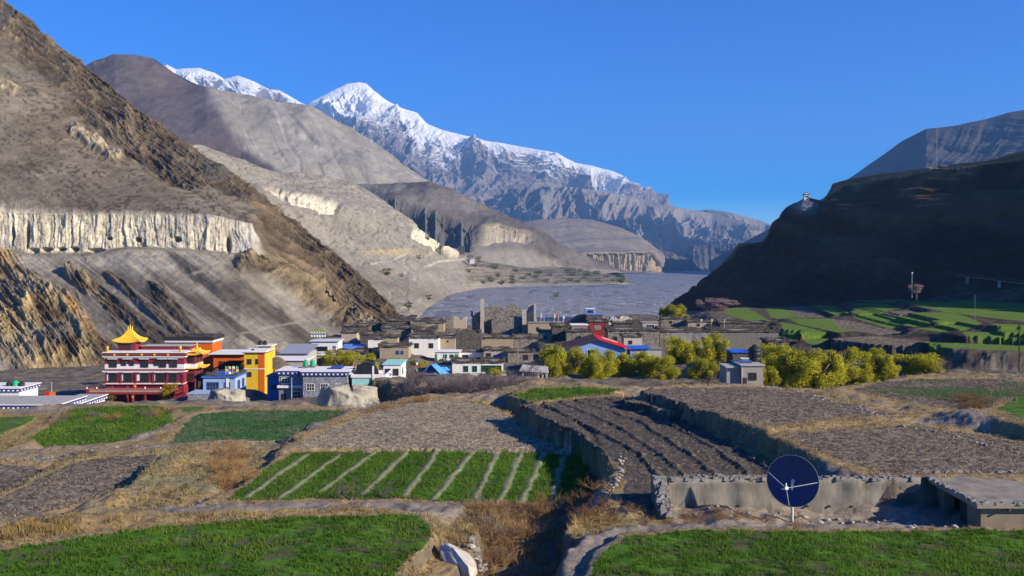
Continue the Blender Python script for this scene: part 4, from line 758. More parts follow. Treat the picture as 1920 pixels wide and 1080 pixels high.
# fort
FORT = pmat('fort_stone', (.29, .26, .22), (.19, .17, .14), 1.0, vor=1.6, bump=.9, bd=.12); FM = pmat('fort_mud', (.46, .40, .32), (.34, .295, .235), 1.2, c3=(.17, .145, .12))
fo = thing('fort', 'ruined grey stone fort with a thin tall tower on the village edge', 'fort', px(945, 630, 332)); kf = 332 / F; fx = lambda u: (u - 945) * kf; fz = lambda v: (630 - v) * kf
m = MB(); ruin_wall(m, fx(922), fx(985), 0, 1.0, -4, fz(594), .9, .06); m.box(fx(924), fx(984), 1.0, 9, -4, fz(597)); m.build('front_block', FORT, fo)
MB().box(fx(930), fx(982), .6, 9, fz(597), fz(595.5)).build('flat_roof', ROOFM(), fo)
m = MB(); ruin_wall(m, fx(979), fx(987), -1.5, -.1, -4, fz(580), .7, .02); ruin_wall(m, fx(990), fx(1005), 3.0, 4.0, -2, fz(572), .7, .08); ruin_wall(m, fx(1001), fx(1005), -1.2, 3.0, -3, fz(571), .8, .05); ruin_wall(m, fx(987), fx(1001), 1.2, 2.2, -3, fz(580), .7, .12); m.build('pale_wall', FM, fo)
m = MB(); ruin_wall(m, fx(882), fx(922), 3, 4.2, -4, lambda t: fz(592 - 16 * t), .9, .1); ruin_wall(m, fx(906), fx(942), 9.2, 10.4, -2, lambda t: fz(573 + 3 * math.sin(t * 11)), .9, .10); ruin_wall(m, fx(938), fx(985), 10.5, 11.6, -2, lambda t: fz(576 + 4 * math.sin(t * 9)), .9, .12); ruin_wall(m, fx(882), fx(886), 4.2, 10, -3, fz(582), .9, .2); m.box(fx(884), fx(922), 4.2, 9, -3, fz(612)); m.build('broken_wall', FORT, fo)
MB().hexa([(fx(900), 1.4, -3), (fx(908), 1.4, -3), (fx(908), 3.0, -3), (fx(900), 3.0, -3), (fx(900.6), 1.5, fz(561)), (fx(907), 1.5, fz(560)), (fx(907), 2.9, fz(560)), (fx(900.6), 2.9, fz(562))]).build('tower', FM, fo)
FOOT.append(([(fo.location.x + a, fo.location.y + b_) for a, b_ in ((-13, -2), (13, -2), (13, 12), (-13, 12))], fo.location.z))
house(990, 1050, 606, 626, 322, 'long tan mud house with open brown yard right of the fort', MUD(), 7, roof=ROOFM(), eave=.2, wins=[(.3, .5, .7, .8, 'dark')])
house(1035, 1070, 612, 660, 285, 'shaded dark mud house left of the blue gable building', DSTONE(), 8, wood_h=.7)
# right of the fort
o, w, h = house(1072, 1102, 610, 640, 275, 'small house with white roof rim and blue grid window', pmat('rose_mud', (.36, .22, .17), (.28, .17, .13)), 6, roof=MWHITE, eave=.3, wins=[(.42, .62, 2.3, 1.7, 'blue', (4, 3))])
house(1062, 1110, 622, 652, 262, 'pale rubble walled house in front of the blue grid window', STONE(), 4, roof='wood', wood_h=.6)
o, w, h = house(1104, 1140, 604, 640, 280, 'dark red painted house with white framed window', pmat('red_house', (.22, .04, .03), (.16, .03, .022)), 7, wins=[(.46, .72, 1.5, .9, 'white', (3, 2))], wood_h=.6)
house(1100, 1130, 590, 606, 330, 'brown house with blue roof room at the village back edge', pmat('brown_wall', (.13, .085, .06)), 7, roof=pmat('blue_sheet', (.13, .25, .62)), wins=[(.5, .5, 1.6, 1.2, 'blue', (3, 1))])
t, w, h = house(1099, 1115, 579, 590, 338, 'tiny pale blue glazed roof room highest on the village back edge', BLUEW, 3, roof=MWHITE, cat='roof room', name='roof_room', wins=[(.5, .5, 2.2, 1.1, 'blue', (2, 1))])
house(1141, 1188, 592, 618, 300, 'white crumbling ruin with jagged broken walls', pmat('white_ruin', (.55, .51, .44), (.42, .38, .32), 2), 5, jag=.6, name='stone_ruin', cat='ruin')
o, w, h = house(1140, 1236, 620, 662, 250, 'long rubble stone house with firewood roof right of the red roof', STONE(), 8, wins=[(.56, .62, 1.1, 1.1, 'dark'), (.14, .55, .9, 2.2, 'dark', (1, 1))], wood_h=.9, wn=11)
house(1237, 1332, 622, 662, 252, 'long stone house with smeared grey plaster, continuing the rubble stone house', pmat('smeared_plaster', (.31, .285, .25), (.23, .21, .18), .8, vor=0, c3=(.14, .12, .10), c3at=.52), 8, wins=[(.86, .66, .7, 1.0, 'dark', (1, 2))], wood_h=.9, wn=11)
o, w, h = house(1205, 1234, 605, 622, 258, 'grey glazed roof room on the long rubble stone house', CONC(), 4, roof=MUD(), cat='roof room', name='roof_room', wins=[(.5, .5, 2.3, 1.5, 'white', (3, 1))], found=.5)
house(1332, 1460, 622, 664, 256, 'long grey walled house with firewood roof beside the terraces', pmat('grey_mud', (.19, .175, .15), (.14, .125, .105), 1.0, c3=(.10, .088, .07)), 8, wood_h=1.1, wn=11)
house(1150, 1240, 606, 618, 292, 'low stone house with firewood rim behind the rubble stone house', DSTONE(), 6, wood_h=.8, wn=10)
house(1350, 1440, 606, 616, 300, 'low dark house with white roof stones behind the grey walled house', DSTONE(), 6, wood_h=.9, wn=10)
# blue gabled building with the red roof
bl = pmat('blue_gable', (.22, .36, .60), (.18, .30, .52), 1.2); bo = thing('gabled_hall', 'pale blue hall with bright red ridged sheet roof', 'hall', px(1123, 672, 205)); kb = 205 / F
g = lambda u: (u - 1123) * kb; gz = lambda v: (672 - v) * kb; Dp = 14
m = MB(); m.hexa([(g(1067), 0, -2), (g(1172), 0, -2), (g(1172), Dp, -2), (g(1067), Dp, -2), (g(1067), 0, gz(653)), (g(1172), 0, gz(654)), (g(1172), Dp, gz(654)), (g(1067), Dp, gz(653))])
m._add([(g(1067), 0, gz(653)), (g(1172), 0, gz(654)), (g(1122), 0, gz(637)), (g(1067), Dp, gz(653)), (g(1172), Dp, gz(654)), (g(1122), Dp, gz(637))], [(0, 2, 5, 3), (1, 4, 5, 2)], [(0, 1, 2), (3, 5, 4)]); m.build('wall', bl, bo)
rr = pmat('red_sheet', (.52, .025, .03), (.42, .02, .025), 2, rough=.45, spec=.4)
def slope(name, a, b_, mat, y0=-.9, y1=Dp + .5, th=.09): MB().hexa([(a[0], y0, a[1]), (b_[0], y0, b_[1]), (b_[0], y1, b_[1]), (a[0], y1, a[1]), (a[0], y0, a[1] + th), (b_[0], y0, b_[1] + th), (b_[0], y1, b_[1] + th), (a[0], y1, a[1] + th)]).build(name, mat, bo)
ap = (g(1122), gz(636.5)); re_ = (g(1181), gz(655)); le = (g(1060), gz(655))
slope('red_roof', ap, re_, rr); slope('left_roof', le, ap, pmat('shaded_red_sheet', (.10, .05, .045)), )  # left slope gets a darker red, its shade painted into the colour
rb_ = MB()
for i in range(12):
    y = -.8 + i * (Dp + 1.2) / 11; rb_.hexa([(ap[0], y - .06, ap[1] + .09), (re_[0], y - .06, re_[1] + .09), (re_[0], y + .06, re_[1] + .09), (ap[0], y + .06, ap[1] + .09), (ap[0], y - .06, ap[1] + .17), (re_[0], y - .06, re_[1] + .17), (re_[0], y + .06, re_[1] + .17), (ap[0], y + .06, ap[1] + .17)])
rb_.build('roof_ribs', rr, bo)
lt = MB()
for y in (7.5, 10.3): 
    a = (ap[0] * .75 + re_[0] * .25, ap[1] * .75 + re_[1] * .25 + .18); b_ = (ap[0] * .25 + re_[0] * .75, ap[1] * .25 + re_[1] * .75 + .18); lt.hexa([(a[0], y, a[1]), (b_[0], y, b_[1]), (b_[0], y + .8, b_[1]), (a[0], y + .8, a[1]), (a[0], y, a[1] + .03), (b_[0], y, b_[1] + .03), (b_[0], y + .8, b_[1] + .03), (a[0], y + .8, a[1] + .03)])
lt.build('skylights', MWHITE, bo)
for u, ww in ((1080, 2.1), (1108, 1.6)): window(bo, g(u), gz(662), ww, 1.5, -.01, 'white', (2, 1))
MB().box(g(1172), g(1172) + .1, -.05, Dp, -2, gz(655)).build('white_side_wall', MWHITE, bo)
FOOT.append(([(bo.location.x + a, bo.location.y + b_) for a, b_ in ((-7, -1), (7, -1), (7, Dp), (-7, Dp))], bo.location.z))
o, w, h = house(1182, 1215, 654, 676, 206, 'low blue walled shed with bright blue sheet roof beside the gabled hall', pmat('blue_gable', (.22, .36, .60)), 6, roof=pmat('bright_blue_sheet', (.03, .12, .62), (.025, .1, .5), rough=.5), eave=.6, wins=[(.5, .5, 1.0, 1.1, 'white')], cat='shed', name='shed')
o, w, h = house(1190, 1240, 655, 680, 214, 'grey store house behind the right willow row', CONC(), 6, roof=ROOFM(), eave=.3)
# pavilion and yard things in front
o = thing('roofed_shelter', 'grey slab roofed shelter with white kiosk in front of the willows', 'shelter', px(1003, 716, 168)); ks = 168 / F
MB().hexa([(-2.9,-.5,2.1),(2.6,-.5,1.7),(2.6,3.5,2.3),(-2.3,3.5,2.7),(-2.9,-.5,2.3),(2.6,-.5,1.9),(2.6,3.5,2.5),(-2.3,3.5,2.9)]).build('roof', CONC(), o)
for x, y in ((-2.3, 0), (2.3, 0), (2.3, 3), (-2.0, 3)): MB().box(x - .12, x + .12, y - .12, y + .12, -1, 2.2).build('post', CONC(), o)
MB().box(-.1, 1.6, .6, 2.2, -1, 1.6).build('kiosk', MWHITE, o); MB().box(.15, 1.3, .55, .6, .1, 1.2).build('kiosk_painted_shade', BLK, o); MB().box(-2.6, 3.6, -1.8, 3.4, -.9, -.02).build('plinth', ROOFM(), o)  # black sheet on the kiosk front imitates the shade inside an opening
FOOT.append(([(o.location.x + a, o.location.y + b_) for a, b_ in ((-3, -2), (4, -2), (4, 4), (-3, 4))], o.location.z - .1))
# blue tarpaulin tent roof
o = thing('tarpaulin_tent', 'bright blue tarpaulin tent pitched over a yard', 'tent', px(806, 716, 200)); kt = 200 / F; q = lambda u, v, y: ((u - 806) * kt, y, (716 - v) * kt)
TARP = pmat('blue_tarp', (.05, .12, .55)); LT = pmat('light_blue_tarp', (.10, .33, .66), (.08, .27, .55), 3, rough=.55)
def sheet4(name, pts, mat, n=8, sag=.25):
    a, b_, c_, d_ = [np.array(p) for p in pts]; s_, t_ = np.meshgrid(np.linspace(0, 1, n), np.linspace(0, 1, n)); s_ = s_[..., None]; t_ = t_[..., None]
    G = (a * (1 - s_) + b_ * s_) * (1 - t_) + (d_ * (1 - s_) + c_ * s_) * t_; G[..., 2] -= (sag * 4 * s_ * (1 - s_) * t_ ** .5)[..., 0] - .05 * np.sin(s_[..., 0] * 23) * (t_[..., 0])
    N_ = normals(G) * .025; V_ = np.concatenate([(G + N_).reshape(-1, 3), (G - N_).reshape(-1, 3)]); f_ = grid_faces(n, n); i_ = np.arange(n * n).reshape(n, n); bd_ = np.concatenate([i_[0, :], i_[1:, -1], i_[-1, -2::-1], i_[-2:0:-1, 0]]); nx_ = np.roll(bd_, -1)
    return mobj(name, raw_mesh(name, V_, quads=np.concatenate([f_, f_[:, ::-1] + n * n, np.stack([bd_, nx_, nx_ + n * n, bd_ + n * n], 1)]), mat=mat), o)
sheet4('left_sheet', [q(808, 683, 0), q(814, 684, 3.5), q(776, 716, 3.5), q(772, 718, -.3)], TARP); sheet4('right_sheet', [q(808, 683, 0), q(814, 684, 3.5), q(844, 706, 3.0), q(836, 712, -.4)], LT)
sheet4('back_sheet', [q(800, 690, 3.2), q(836, 692, 3.6), q(842, 697, 3.2), q(800, 702, 2.6)], LT)
MB().box(*[(770 - 806) * kt + .5, (840 - 806) * kt - .8, .6, 3.0, -1.5, 1.2]).build('yard_room', BLUEW, o)
for u in (792, 826): window(o, (u - 806) * kt, .5, .9, .9, .6, 'white', (2, 2))
FOOT.append(([(o.location.x + a, o.location.y + b_) for a, b_ in ((-4, -1), (4, -1), (4, 4), (-4, 4))], o.location.z - .2))
# small grey house with solar panels at the right
SOL = pmat('smooth_plaster', (.33, .30, .26), (.27, .245, .21), 1.0)
o, w, h = house(1391, 1431, 686, 730, 145, 'small grey house with solar panels on its flat roof', SOL, 6, roof=CONC(), eave=.25, wins=[(.50, .55, 1.15, 1.05, 'wood', (2, 1))], parap=.0)
MB().box(-w/2 - 2.3, -w/2, .8, 5.5, -2.5, h - .4).build('side_room', SOL, o); MB().box(-w/2 - 2.5, -w/2 - .26, .5, 5.7, h - .4, h - .22).build('side_roof', CONC(), o); door(o, -w/2 + .45, .75, 1.9, pmat('dark_frame', (.05, .04, .035)), 0, .0)
MB().box(-w/2 - .02, -w/2 + .06, -.04, 0, -1, h).build('white_corner', MWHITE, o)
s_ = thing('solar_panel', 'tilted row of four blue solar panels on the small grey house roof', 'solar panel', px(1398, 685, 147)); SP = pmat('solar_cell', (.05, .09, .20), (.04, .075, .17), 8, rough=.2, spec=.6)
for i in range(4): x = -1.05 + i * .55; MB().hexa([(x,-.1,.15),(x+.5,-.1,.15),(x+.5,.7,.75),(x,.7,.75),(x,-.14,.19),(x+.5,-.14,.19),(x+.5,.66,.79),(x,.66,.79)]).build('panel', SP, s_)
MB().box(-1.0, 1.1, .55, .62, -.2, .6).box(-1.0, -.92, -.1, .6, -.2, .15).box(1.0, 1.08, -.1, .6, -.2, .15).build('stand', CONC(), s_)
s_ = thing('roof_vent', 'pale box vent standing behind the solar panels', 'roof vent', px(1397, 681, 149)); MB().box(-.55, .55, 0, .8, -.4, .75).build('box', CONC(), s_); MB().box(-.7, .7, -.15, .95, .75, .85).build('slab', MWHITE, s_)
house(1374, 1406, 661, 684, 175, 'low stone house with blue roof edge behind the solar house', DSTONE(), 5, roof=pmat('bright_blue_sheet', (.03, .12, .62)), eave=.3)
# hermitage, far hamlet
o = thing('hermitage', 'small white hermitage with flat roof on the shaded crag', 'hermitage', px(1513, 373, 603)); MB().box(-1.7, 1.7, 0, 3, -3, 2.9).build('wall', MWHITE, o); MB().box(-2.2, 2.2, -.5, 3.5, 2.9, 3.35).build('roof', DSTONE(), o); MB().box(-.8, .8, .8, 2.2, 3.35, 4.2).build('roof_room', MWHITE, o); MB().box(-1.0, 1.0, .6, 2.4, 4.2, 4.5).build('roof_cap', DSTONE(), o); MB().box(-1.3, 1.3, -.04, 0, .9, 2.0).build('opening', GLASS(), o)
for i, (u, v, wpx, hpx, mt, lb) in enumerate(((988, 501, 7, 5, DSTONE(), 'dark far house at the left end of the hamlet across the river'), (996, 503, 8, 4, STONE(), 'grey far house second from left in the hamlet'), (1005, 505, 9, 5, MWHITE, 'white far house left of the brightest hamlet house'), (1014, 506, 8, 4, MWHITE, 'brightest white far house in the middle of the hamlet'), (1023, 507, 10, 5, MWHITE, 'white far house with dark roof right of the brightest'), (1034, 508, 9, 5, DSTONE(), 'dark far house near the right end of the hamlet'), (1074, 513, 16, 3, MWHITE, 'long low white far house right of the hamlet'), (885, 486, 8, 4, MWHITE, 'single white far house on the scree edge'), (865, 466, 12, 7, DSTONE(), 'dark far house under the pinnacle cliff'))):
    Yf = 2420 if u > 900 else 2000; w = wpx / F * Yf; h = hpx / F * Yf; o = thing('far_house', lb, 'house', px(u, v + hpx / 2, Yf), 0, 'far houses of the hamlet'); MB().box(-w/2, w/2, 0, 9, -8, h).build('wall', mt, o); MB().box(-w/2 - .8, w/2 + .8, -.8, 10, h, h + .7).build('roof', WOOD(), o)
    for x in (-.25, .25): MB().box(w * x - 1, w * x + 1, -.1, 0, h * .3, h * .7).build('window', GLASS(), o)
def unproj(poly, a, b):
    o = []
    for u, v in poly:
        Yw = -a * F / ((v - VH) + b * F); o.append(((u - 960) / F * Yw, Yw))
    return o
def sdist(px, py, poly):
    d = np.full(px.shape, 1e9, np.float32); ins = np.zeros(px.shape, bool)
    n = len(poly)
    for i in range(n):
        ax, ay = poly[i]; bx, by = poly[(i + 1) % n]; dx, dy = bx - ax, by - ay
        t = np.clip(((px - ax) * dx + (py - ay) * dy) / (dx * dx + dy * dy + 1e-12), 0, 1)
        d = np.minimum(d, (px - ax - t * dx) ** 2 + (py - ay - t * dy) ** 2)
        if abs(dy) > 1e-9:
            cr = ((ay > py) != (by > py)) & (px < (bx - ax) * (py - ay) / (by - ay) + ax); ins ^= cr
    d = np.sqrt(d); return np.where(ins, -d, d)
nr, nc = 860, 1050
Yg = np.exp(np.linspace(math.log(24.), math.log(760.), nr)).astype(np.float32)[:, None] * np.ones((1, nc), np.float32)
ug = np.linspace(-420, 2420, nc).astype(np.float32)[None, :] * np.ones((nr, 1), np.float32)
Xg = (ug - 960) / F * Yg
wa = 0.0042 * Yg
Xw = Xg + (fbm(Xg / 1.3, Yg / 1.3, 4, 201) - .5) * np.minimum(1.0, wa * 3.2); Yw = Yg + (fbm(Xg / 1.3, Yg / 1.3, 4, 207) - .5) * np.minimum(1.5, wa * 4)
num = np.zeros_like(Xg); den = np.zeros_like(Xg) + 1e-12
kid = np.full(Xg.shape, -1, np.int32); dmin = np.full(Xg.shape, 1e9, np.float32); dctl = np.full(Xg.shape, 1e9, np.float32); kc = np.full(Xg.shape, -1, np.int32)
for i, (kind, lab, a, b, poly) in enumerate(FIELDS):
    d = sdist(Xw, Yw, unproj(poly, a, b)); z = a + b * Yg
    w = 1 / (np.maximum(d, 0) + .06) ** 3.5; num += w * z; den += w
    kid = np.where(d < 0, i, kid); dmin = np.minimum(dmin, np.abs(d))
for i, (kind, a, b, poly) in enumerate(CTRL):
    d = sdist(Xw, Yw, unproj(poly, a, b)); w = .6 / (np.maximum(d, 0) + .12) ** 3.5; num += w * a; den += w
    kc = np.where(d < np.minimum(dctl, .9), i, kc); dctl = np.minimum(dctl, d)
dfoot = np.full(Xg.shape, 1e9, np.float32)
for poly, z in FOOT:
    d = sdist(Xg, Yg, poly); w = 1 / (np.maximum(d, 0) + .1) ** 3.5; num += w * z; den += w; dfoot = np.minimum(dfoot, d)
for u, Y, z in PTS:
    d = np.hypot(Xg - (u - 960) / F * Y, Yg - Y); w = 1 / (d + 4) ** 3.5 * 8; num += w * z; den += w
Zg = num / den
out = kid < 0
Zg += np.where(out, (fbm(Xg / 2.5, Yg / 2.5, 5, 211) - .5) * np.clip(dmin * .35, 0, .9), 0) * np.clip(dfoot * .5, 0.05, 1)
Zg += (fbm(Xg / .55, Yg / .55, 4, 212) - .5) * np.where(out, .16, .05)
kinds = np.array([f[0] for f in FIELDS] + ['none'])
def kmask(*k): return np.isin(kinds[kid], k)
STR = [(573,853,463,933),(637,853,523,935),(702,848,600,922),(765,845,681,928),(820,845,760,930),(890,846,813,936),(934,848,890,938),(977,850,933,945),(1019,851,978,945),(1058,855,1033,943)]
FUR = [[(1013,753),(1120,808),(1198,851),(1240,900)],[(1045,751),(1160,800),(1235,850),(1290,895)],[(1075,749),(1200,790),(1290,850),(1345,893)],[(1103,748),(1240,785),(1340,840),(1405,890)],[(1135,746),(1260,785),(1380,840),(1448,885)]]
GRS = [[(1000,735),(1120,747)],[(1030,729),(1150,741)],[(980,742),(1070,750)],[(1065,727),(1160,735)]]
Xq = (fbm(Xg / .7, Yg / 1.5, 3, 230) - .5) * .4
def plines(lines, a, b):
    d = np.full(Xg.shape, 1e9, np.float32)
    for ln in lines:
        w = unproj(ln, a, b)
        for (ax, ay), (bx, by) in zip(w[:-1], w[1:]):
            t = np.clip(((Xg - ax) * (bx - ax) + (Yg - ay) * (by - ay)) / ((bx - ax) ** 2 + (by - ay) ** 2), 0, 1)
            d = np.minimum(d, np.hypot(Xg - ax - t * (bx - ax) + Xq, Yg - ay - t * (by - ay)))
    return d
dstr = plines([[(a, b), (c, d)] for a, b, c, d in STR], -14.0, 0); dfur = plines(FUR, -12.0, -.004); dgr = plines(GRS, -13.0, 0)
sm = kmask('striped') & (dstr < .32); Zg += np.where(sm, .09 * (1 - dstr / .32), 0)
Zg += np.where(kmask('furrow'), 0.145 * (.35 + 1.3 * fbm(Xg / .5, Yg / .5, 3, 250)) * np.exp(-(dfur / (.09 + .11 * fbm(Xg / .8, Yg / .8, 2, 251))) ** 2), 0)
Zg += np.where((kid == 7), .2 * np.exp(-(dgr / .2) ** 2), 0)
crop = kmask('stubble', 'stubblegrey', 'weedy'); Zg += np.where(crop, (fbm(Xg / .3, Yg / .3, 3, 213) - .5) * .055, 0)
Zg += np.where(kmask('furrow'), (fbm(Xg / .35, Yg / .35, 3, 214) - .5) * .10, 0)
Pg = np.stack([Xg, Yg, Zg], -1).astype(np.float64)
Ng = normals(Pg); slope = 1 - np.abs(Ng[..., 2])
# albedo
n1 = fbm(Xg / 3, Yg / 3, 5, 221); n2 = fbm(Xg / .5, Yg / .5, 4, 222); n3 = fbm(Xg / 14, Yg / 14, 4, 223); n4 = vnoise(Xg / .16, Yg / .16, 224)
c = mix((.20, .17, .135), (.29, .25, .20), sstep(.3, .7, n1))
c = mix(c, (.24, .18, .08), sstep(.5, .68, n3) * .5)
c = mix(c, (.15, .125, .095), sstep(.5, .65, n2) * .5)
drym = mix((.26, .18, .085), (.36, .27, .14), n2)
edge = out & (dmin < np.clip(.022 * Yg, .5, 1.6) * (0.6 + n1)); c = mix(c, drym, edge * .9)
cd = np.array([k[0] for k in CTRL] + ['none'])[kc]
c = mix(c, mix((.28, .20, .09), (.21, .19, .09), sstep(.4, .6, n1)), (out & (cd == 'dry')) * .85)
c = mix(c, mix((.17, .14, .11), (.27, .235, .19), n2), (out & (cd == 'path')) * .9)
c = mix(c, mix((.20, .165, .12), (.31, .26, .20), n1), (out & (cd == 'yard')) * .9)
c = mix(c, (.12, .09, .06), (out & (cd == 'gully')) * .7)
c = mix(c, mix((.085, .068, .048), (.16, .13, .095), n2), sstep(.10, .32, slope) * out * .9)  # steep banks coloured darker to strengthen the shade on them
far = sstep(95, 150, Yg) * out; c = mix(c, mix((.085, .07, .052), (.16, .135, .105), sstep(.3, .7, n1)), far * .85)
rt = out * sstep(150, 200, Yg) * sstep(1300, 1450, ug); c = mix(c, mix((.035, .026, .017), (.085, .065, .042), sstep(.35, .65, n1)), rt * .92)  # ground between the right terraces darkened in colour, standing for shade
g = mix((.04, .10, .008), (.085, .185, .018), sstep(.25, .75, n2 * .6 + n1 * .4)); g = mix(g, (.085, .07, .04), sstep(.5, .64, fbm(Xg / 1.1, Yg / .6, 5, 225)) * .75)
c = np.where(kmask('wheat', 'terrace', 'striped')[..., None], g, c)
gs = mix((.035, .11, .025), (.12, .135, .075), sstep(.42, .68, n2 * .5 + n1 * .5)); c = np.where(kmask('sparse')[..., None], gs, c)
gt = mix((.075, .135, .015), (.13, .19, .03), n1); c = np.where(kmask('terrace')[..., None], gt, c)
st = mix((.14, .112, .078), (.36, .295, .20), sstep(.35, .68, n4 * .55 + n2 * .45)); c = np.where(kmask('stubble')[..., None], st, c)
sg = mix((.075, .058, .042), (.24, .19, .135), sstep(.36, .7, n4 * .55 + n2 * .45)); sg = sg * (1 + (n3 - .5) * .5)[..., None]; c = np.where(kmask('stubblegrey', 'fallow')[..., None], sg, c)
wd = mix(sg * .8, (.05, .085, .02), sstep(.48, .62, n1)); c = np.where(kmask('weedy')[..., None], wd, c)
fu = mix((.05, .042, .035), (.105, .09, .072), n2); fu = mix(fu, (.24, .20, .15), sstep(.8, .88, n4) * .6); c = np.where(kmask('furrow')[..., None], fu, c)
c = mix(c, mix((.17, .19, .09), (.30, .28, .18), n2), sm * sstep(.27, .12, dstr) * .85)
veg = out * (Yg < 128) * sstep(.42, .58, fbm(Xg / 5, Yg / 5, 4, 240)); c = mix(c, mix((.20, .135, .055), (.30, .215, .10), n2), veg * (cd != 'path') * (cd != 'yard') * (cd != 'gully') * .6)
c = np.clip(c, .004, 1)
M_GROUND = terrain_mat('soil_and_grass', 1.8, 0.3, 0.7, 0.12, sc2=5.0)
M_STUB = terrain_mat('stubble_soil', 6.5, .6, .8, .06, sc2=14.0)
fi = grid_faces(nr, nc); fk = kid.ravel()[fi]; fkid = np.where((fk == fk[:, :1]).all(1), fk[:, 0], -1)
def sub(name, sel, label, cat, mt=M_GROUND):
    q = fi[sel]; vs, inv = np.unique(q, return_inverse=True)
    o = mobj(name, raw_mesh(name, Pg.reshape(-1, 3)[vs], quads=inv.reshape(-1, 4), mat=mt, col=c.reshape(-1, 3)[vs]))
    return tag(o, label, cat, kind='structure')
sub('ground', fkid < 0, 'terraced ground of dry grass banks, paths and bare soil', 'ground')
for i, f in enumerate(FIELDS):
    if (fkid == i).any(): sub('field', fkid == i, f[1], 'field', M_STUB if f[0] in ('stubble', 'stubblegrey', 'weedy', 'furrow', 'fallow') else M_GROUND)
def ground_z(x, y):
    r = (math.log(max(y, 24.1)) - math.log(24.)) / (math.log(760.) - math.log(24.)) * (nr - 1)
    q = (960 + F * x / y + 420) / 2840 * (nc - 1)
    i = int(min(max(r, 0), nr - 2)); j = int(min(max(q, 0), nc - 2)); a = r - i; b = q - j
    return float((Zg[i, j] * (1 - b) + Zg[i, j + 1] * b) * (1 - a) + (Zg[i + 1, j] * (1 - b) + Zg[i + 1, j + 1] * b) * a)
def gz_np(x, y):
    r = (np.log(y) - math.log(24.)) / (math.log(760.) - math.log(24.)) * (nr - 1); q = (960 + F * x / y + 420) / 2840 * (nc - 1)
    return Zg[np.clip(np.round(r).astype(int), 0, nr - 1), np.clip(np.round(q).astype(int), 0, nc - 1)]

# ------------------------------------------------------------------ river bed and valley floor
def sheet(name, x0, x1, y0, y1, z, m, label):
    xs = np.linspace(x0, x1, 80); ys = np.exp(np.linspace(math.log(y0), math.log(y1), 160)); X, Y = np.meshgrid(xs, ys)
    o = mobj(name, raw_mesh(name, np.stack([X, Y, np.full_like(X, z)], -1), quads=grid_faces(160, 80)[:, ::-1], mat=m)); return tag(o, label, name.split('_')[-1], kind='structure')
m, t, b = nmat('braided_river'); N = t.nodes; L = t.links
tc = N.new('ShaderNodeTexCoord'); mp = N.new('ShaderNodeMapping'); mp.inputs['Scale'].default_value = (1, .30, 1); mp.inputs['Rotation'].default_value = (0, 0, R(-14)); L.new(tc.outputs['Object'], mp.inputs[0])
n_ = N.new('ShaderNodeTexNoise'); n_.inputs['Scale'].default_value = .02; n_.inputs['Detail'].default_value = 8; n_.inputs['Roughness'].default_value = .6; n_.inputs['Distortion'].default_value = 1.6; L.new(mp.outputs[0], n_.inputs['Vector'])
cr = N.new('ShaderNodeValToRGB'); e = cr.color_ramp.elements
e[0].position = .30; e[0].color = (.085, .09, .105, 1); e[1].position = .72; e[1].color = (.34, .335, .34, 1)
for p, q in ((.455, (.19, .185, .19, 1)), (.475, (.50, .52, .56, 1)), (.488, (.07, .08, .10, 1)), (.505, (.21, .205, .21, 1)), (.585, (.24, .235, .24, 1)), (.592, (.06, .07, .085, 1)), (.60, (.23, .225, .23, 1))):
    x = e.new(p); x.color = q
L.new(n_.outputs['Fac'], cr.inputs[0]); L.new(cr.outputs[0], b.inputs['Base Color']); b.inputs['Roughness'].default_value = .75; b.inputs['Specular IOR Level'].default_value = .25
bp = N.new('ShaderNodeBump'); bp.inputs['Strength'].default_value = .5; bp.inputs['Distance'].default_value = 3; L.new(n_.outputs['Fac'], bp.inputs['Height']); L.new(bp.outputs[0], b.inputs['Normal'])
sheet('river', -500, 2600, 330, 7000, -65, m, 'wide grey braided river bed winding up the valley')
sheet('valley_ground', -14000, 14000, 20, 27000, -110, terrain_mat('valley_gravel', .02), 'gravel valley floor under the mountains')
# ------------------------------------------------------------------ foreground: mud wall, hut, dish, boulders
MUDW = pmat('mud_wall', (.265, .24, .195), (.175, .158, .125), 1.8, stretch=(1, 1, .3), c3=(.12, .105, .08), c3at=.565, bump=.5, bd=.06); STN = pmat('field_stone', (.27, .25, .22), (.15, .14, .125), 3, bump=.7, bd=.04); PSTN = pmat('pale_stone', (.40, .37, .32), (.26, .235, .20), 2.5, bump=.6, bd=.05)
def rock_mesh(name, seed, mat, sub=2):
    bm = bmesh.new(); bmesh.ops.create_icosphere(bm, subdivisions=sub, radius=1); rr_ = random.Random(seed)
    pl = [(Vector((rr_.gauss(0, 1), rr_.gauss(0, 1), rr_.gauss(0, 1))).normalized(), rr_.uniform(.55, .9)) for _ in range(11)]
    for v in bm.verts:
        for n, d in pl:
            e = v.co.dot(n) - d
            if e > 0: v.co -= n * e
        v.co *= 1 + rr_.uniform(-.03, .03)
    me = bpy.data.meshes.new(name); bm.to_mesh(me); bm.free(); me.materials.append(mat); return me
ROCKS = [rock_mesh('stone', s, STN) for s in range(5)]; PROCKS = [rock_mesh('stone', 20 + s, PSTN) for s in range(5)]
def rock(x, y, z, s, label, group=None, pale=False, name='stone', flat=.6, par=None):
    o = bpy.data.objects.new(name, rnd.choice(PROCKS if pale else ROCKS)); COL.objects.link(o); o.location = (x, y, z)
    o.scale = (s * rnd.uniform(.8, 1.3), s * rnd.uniform(.7, 1.1), s * flat * rnd.uniform(.7, 1.2)); o.rotation_euler = (rnd.uniform(-.3, .3), rnd.uniform(-.3, .3), rnd.uniform(0, 6))
    if par: o.parent = par
    else: tag(o, label, 'stone', group)
    return o
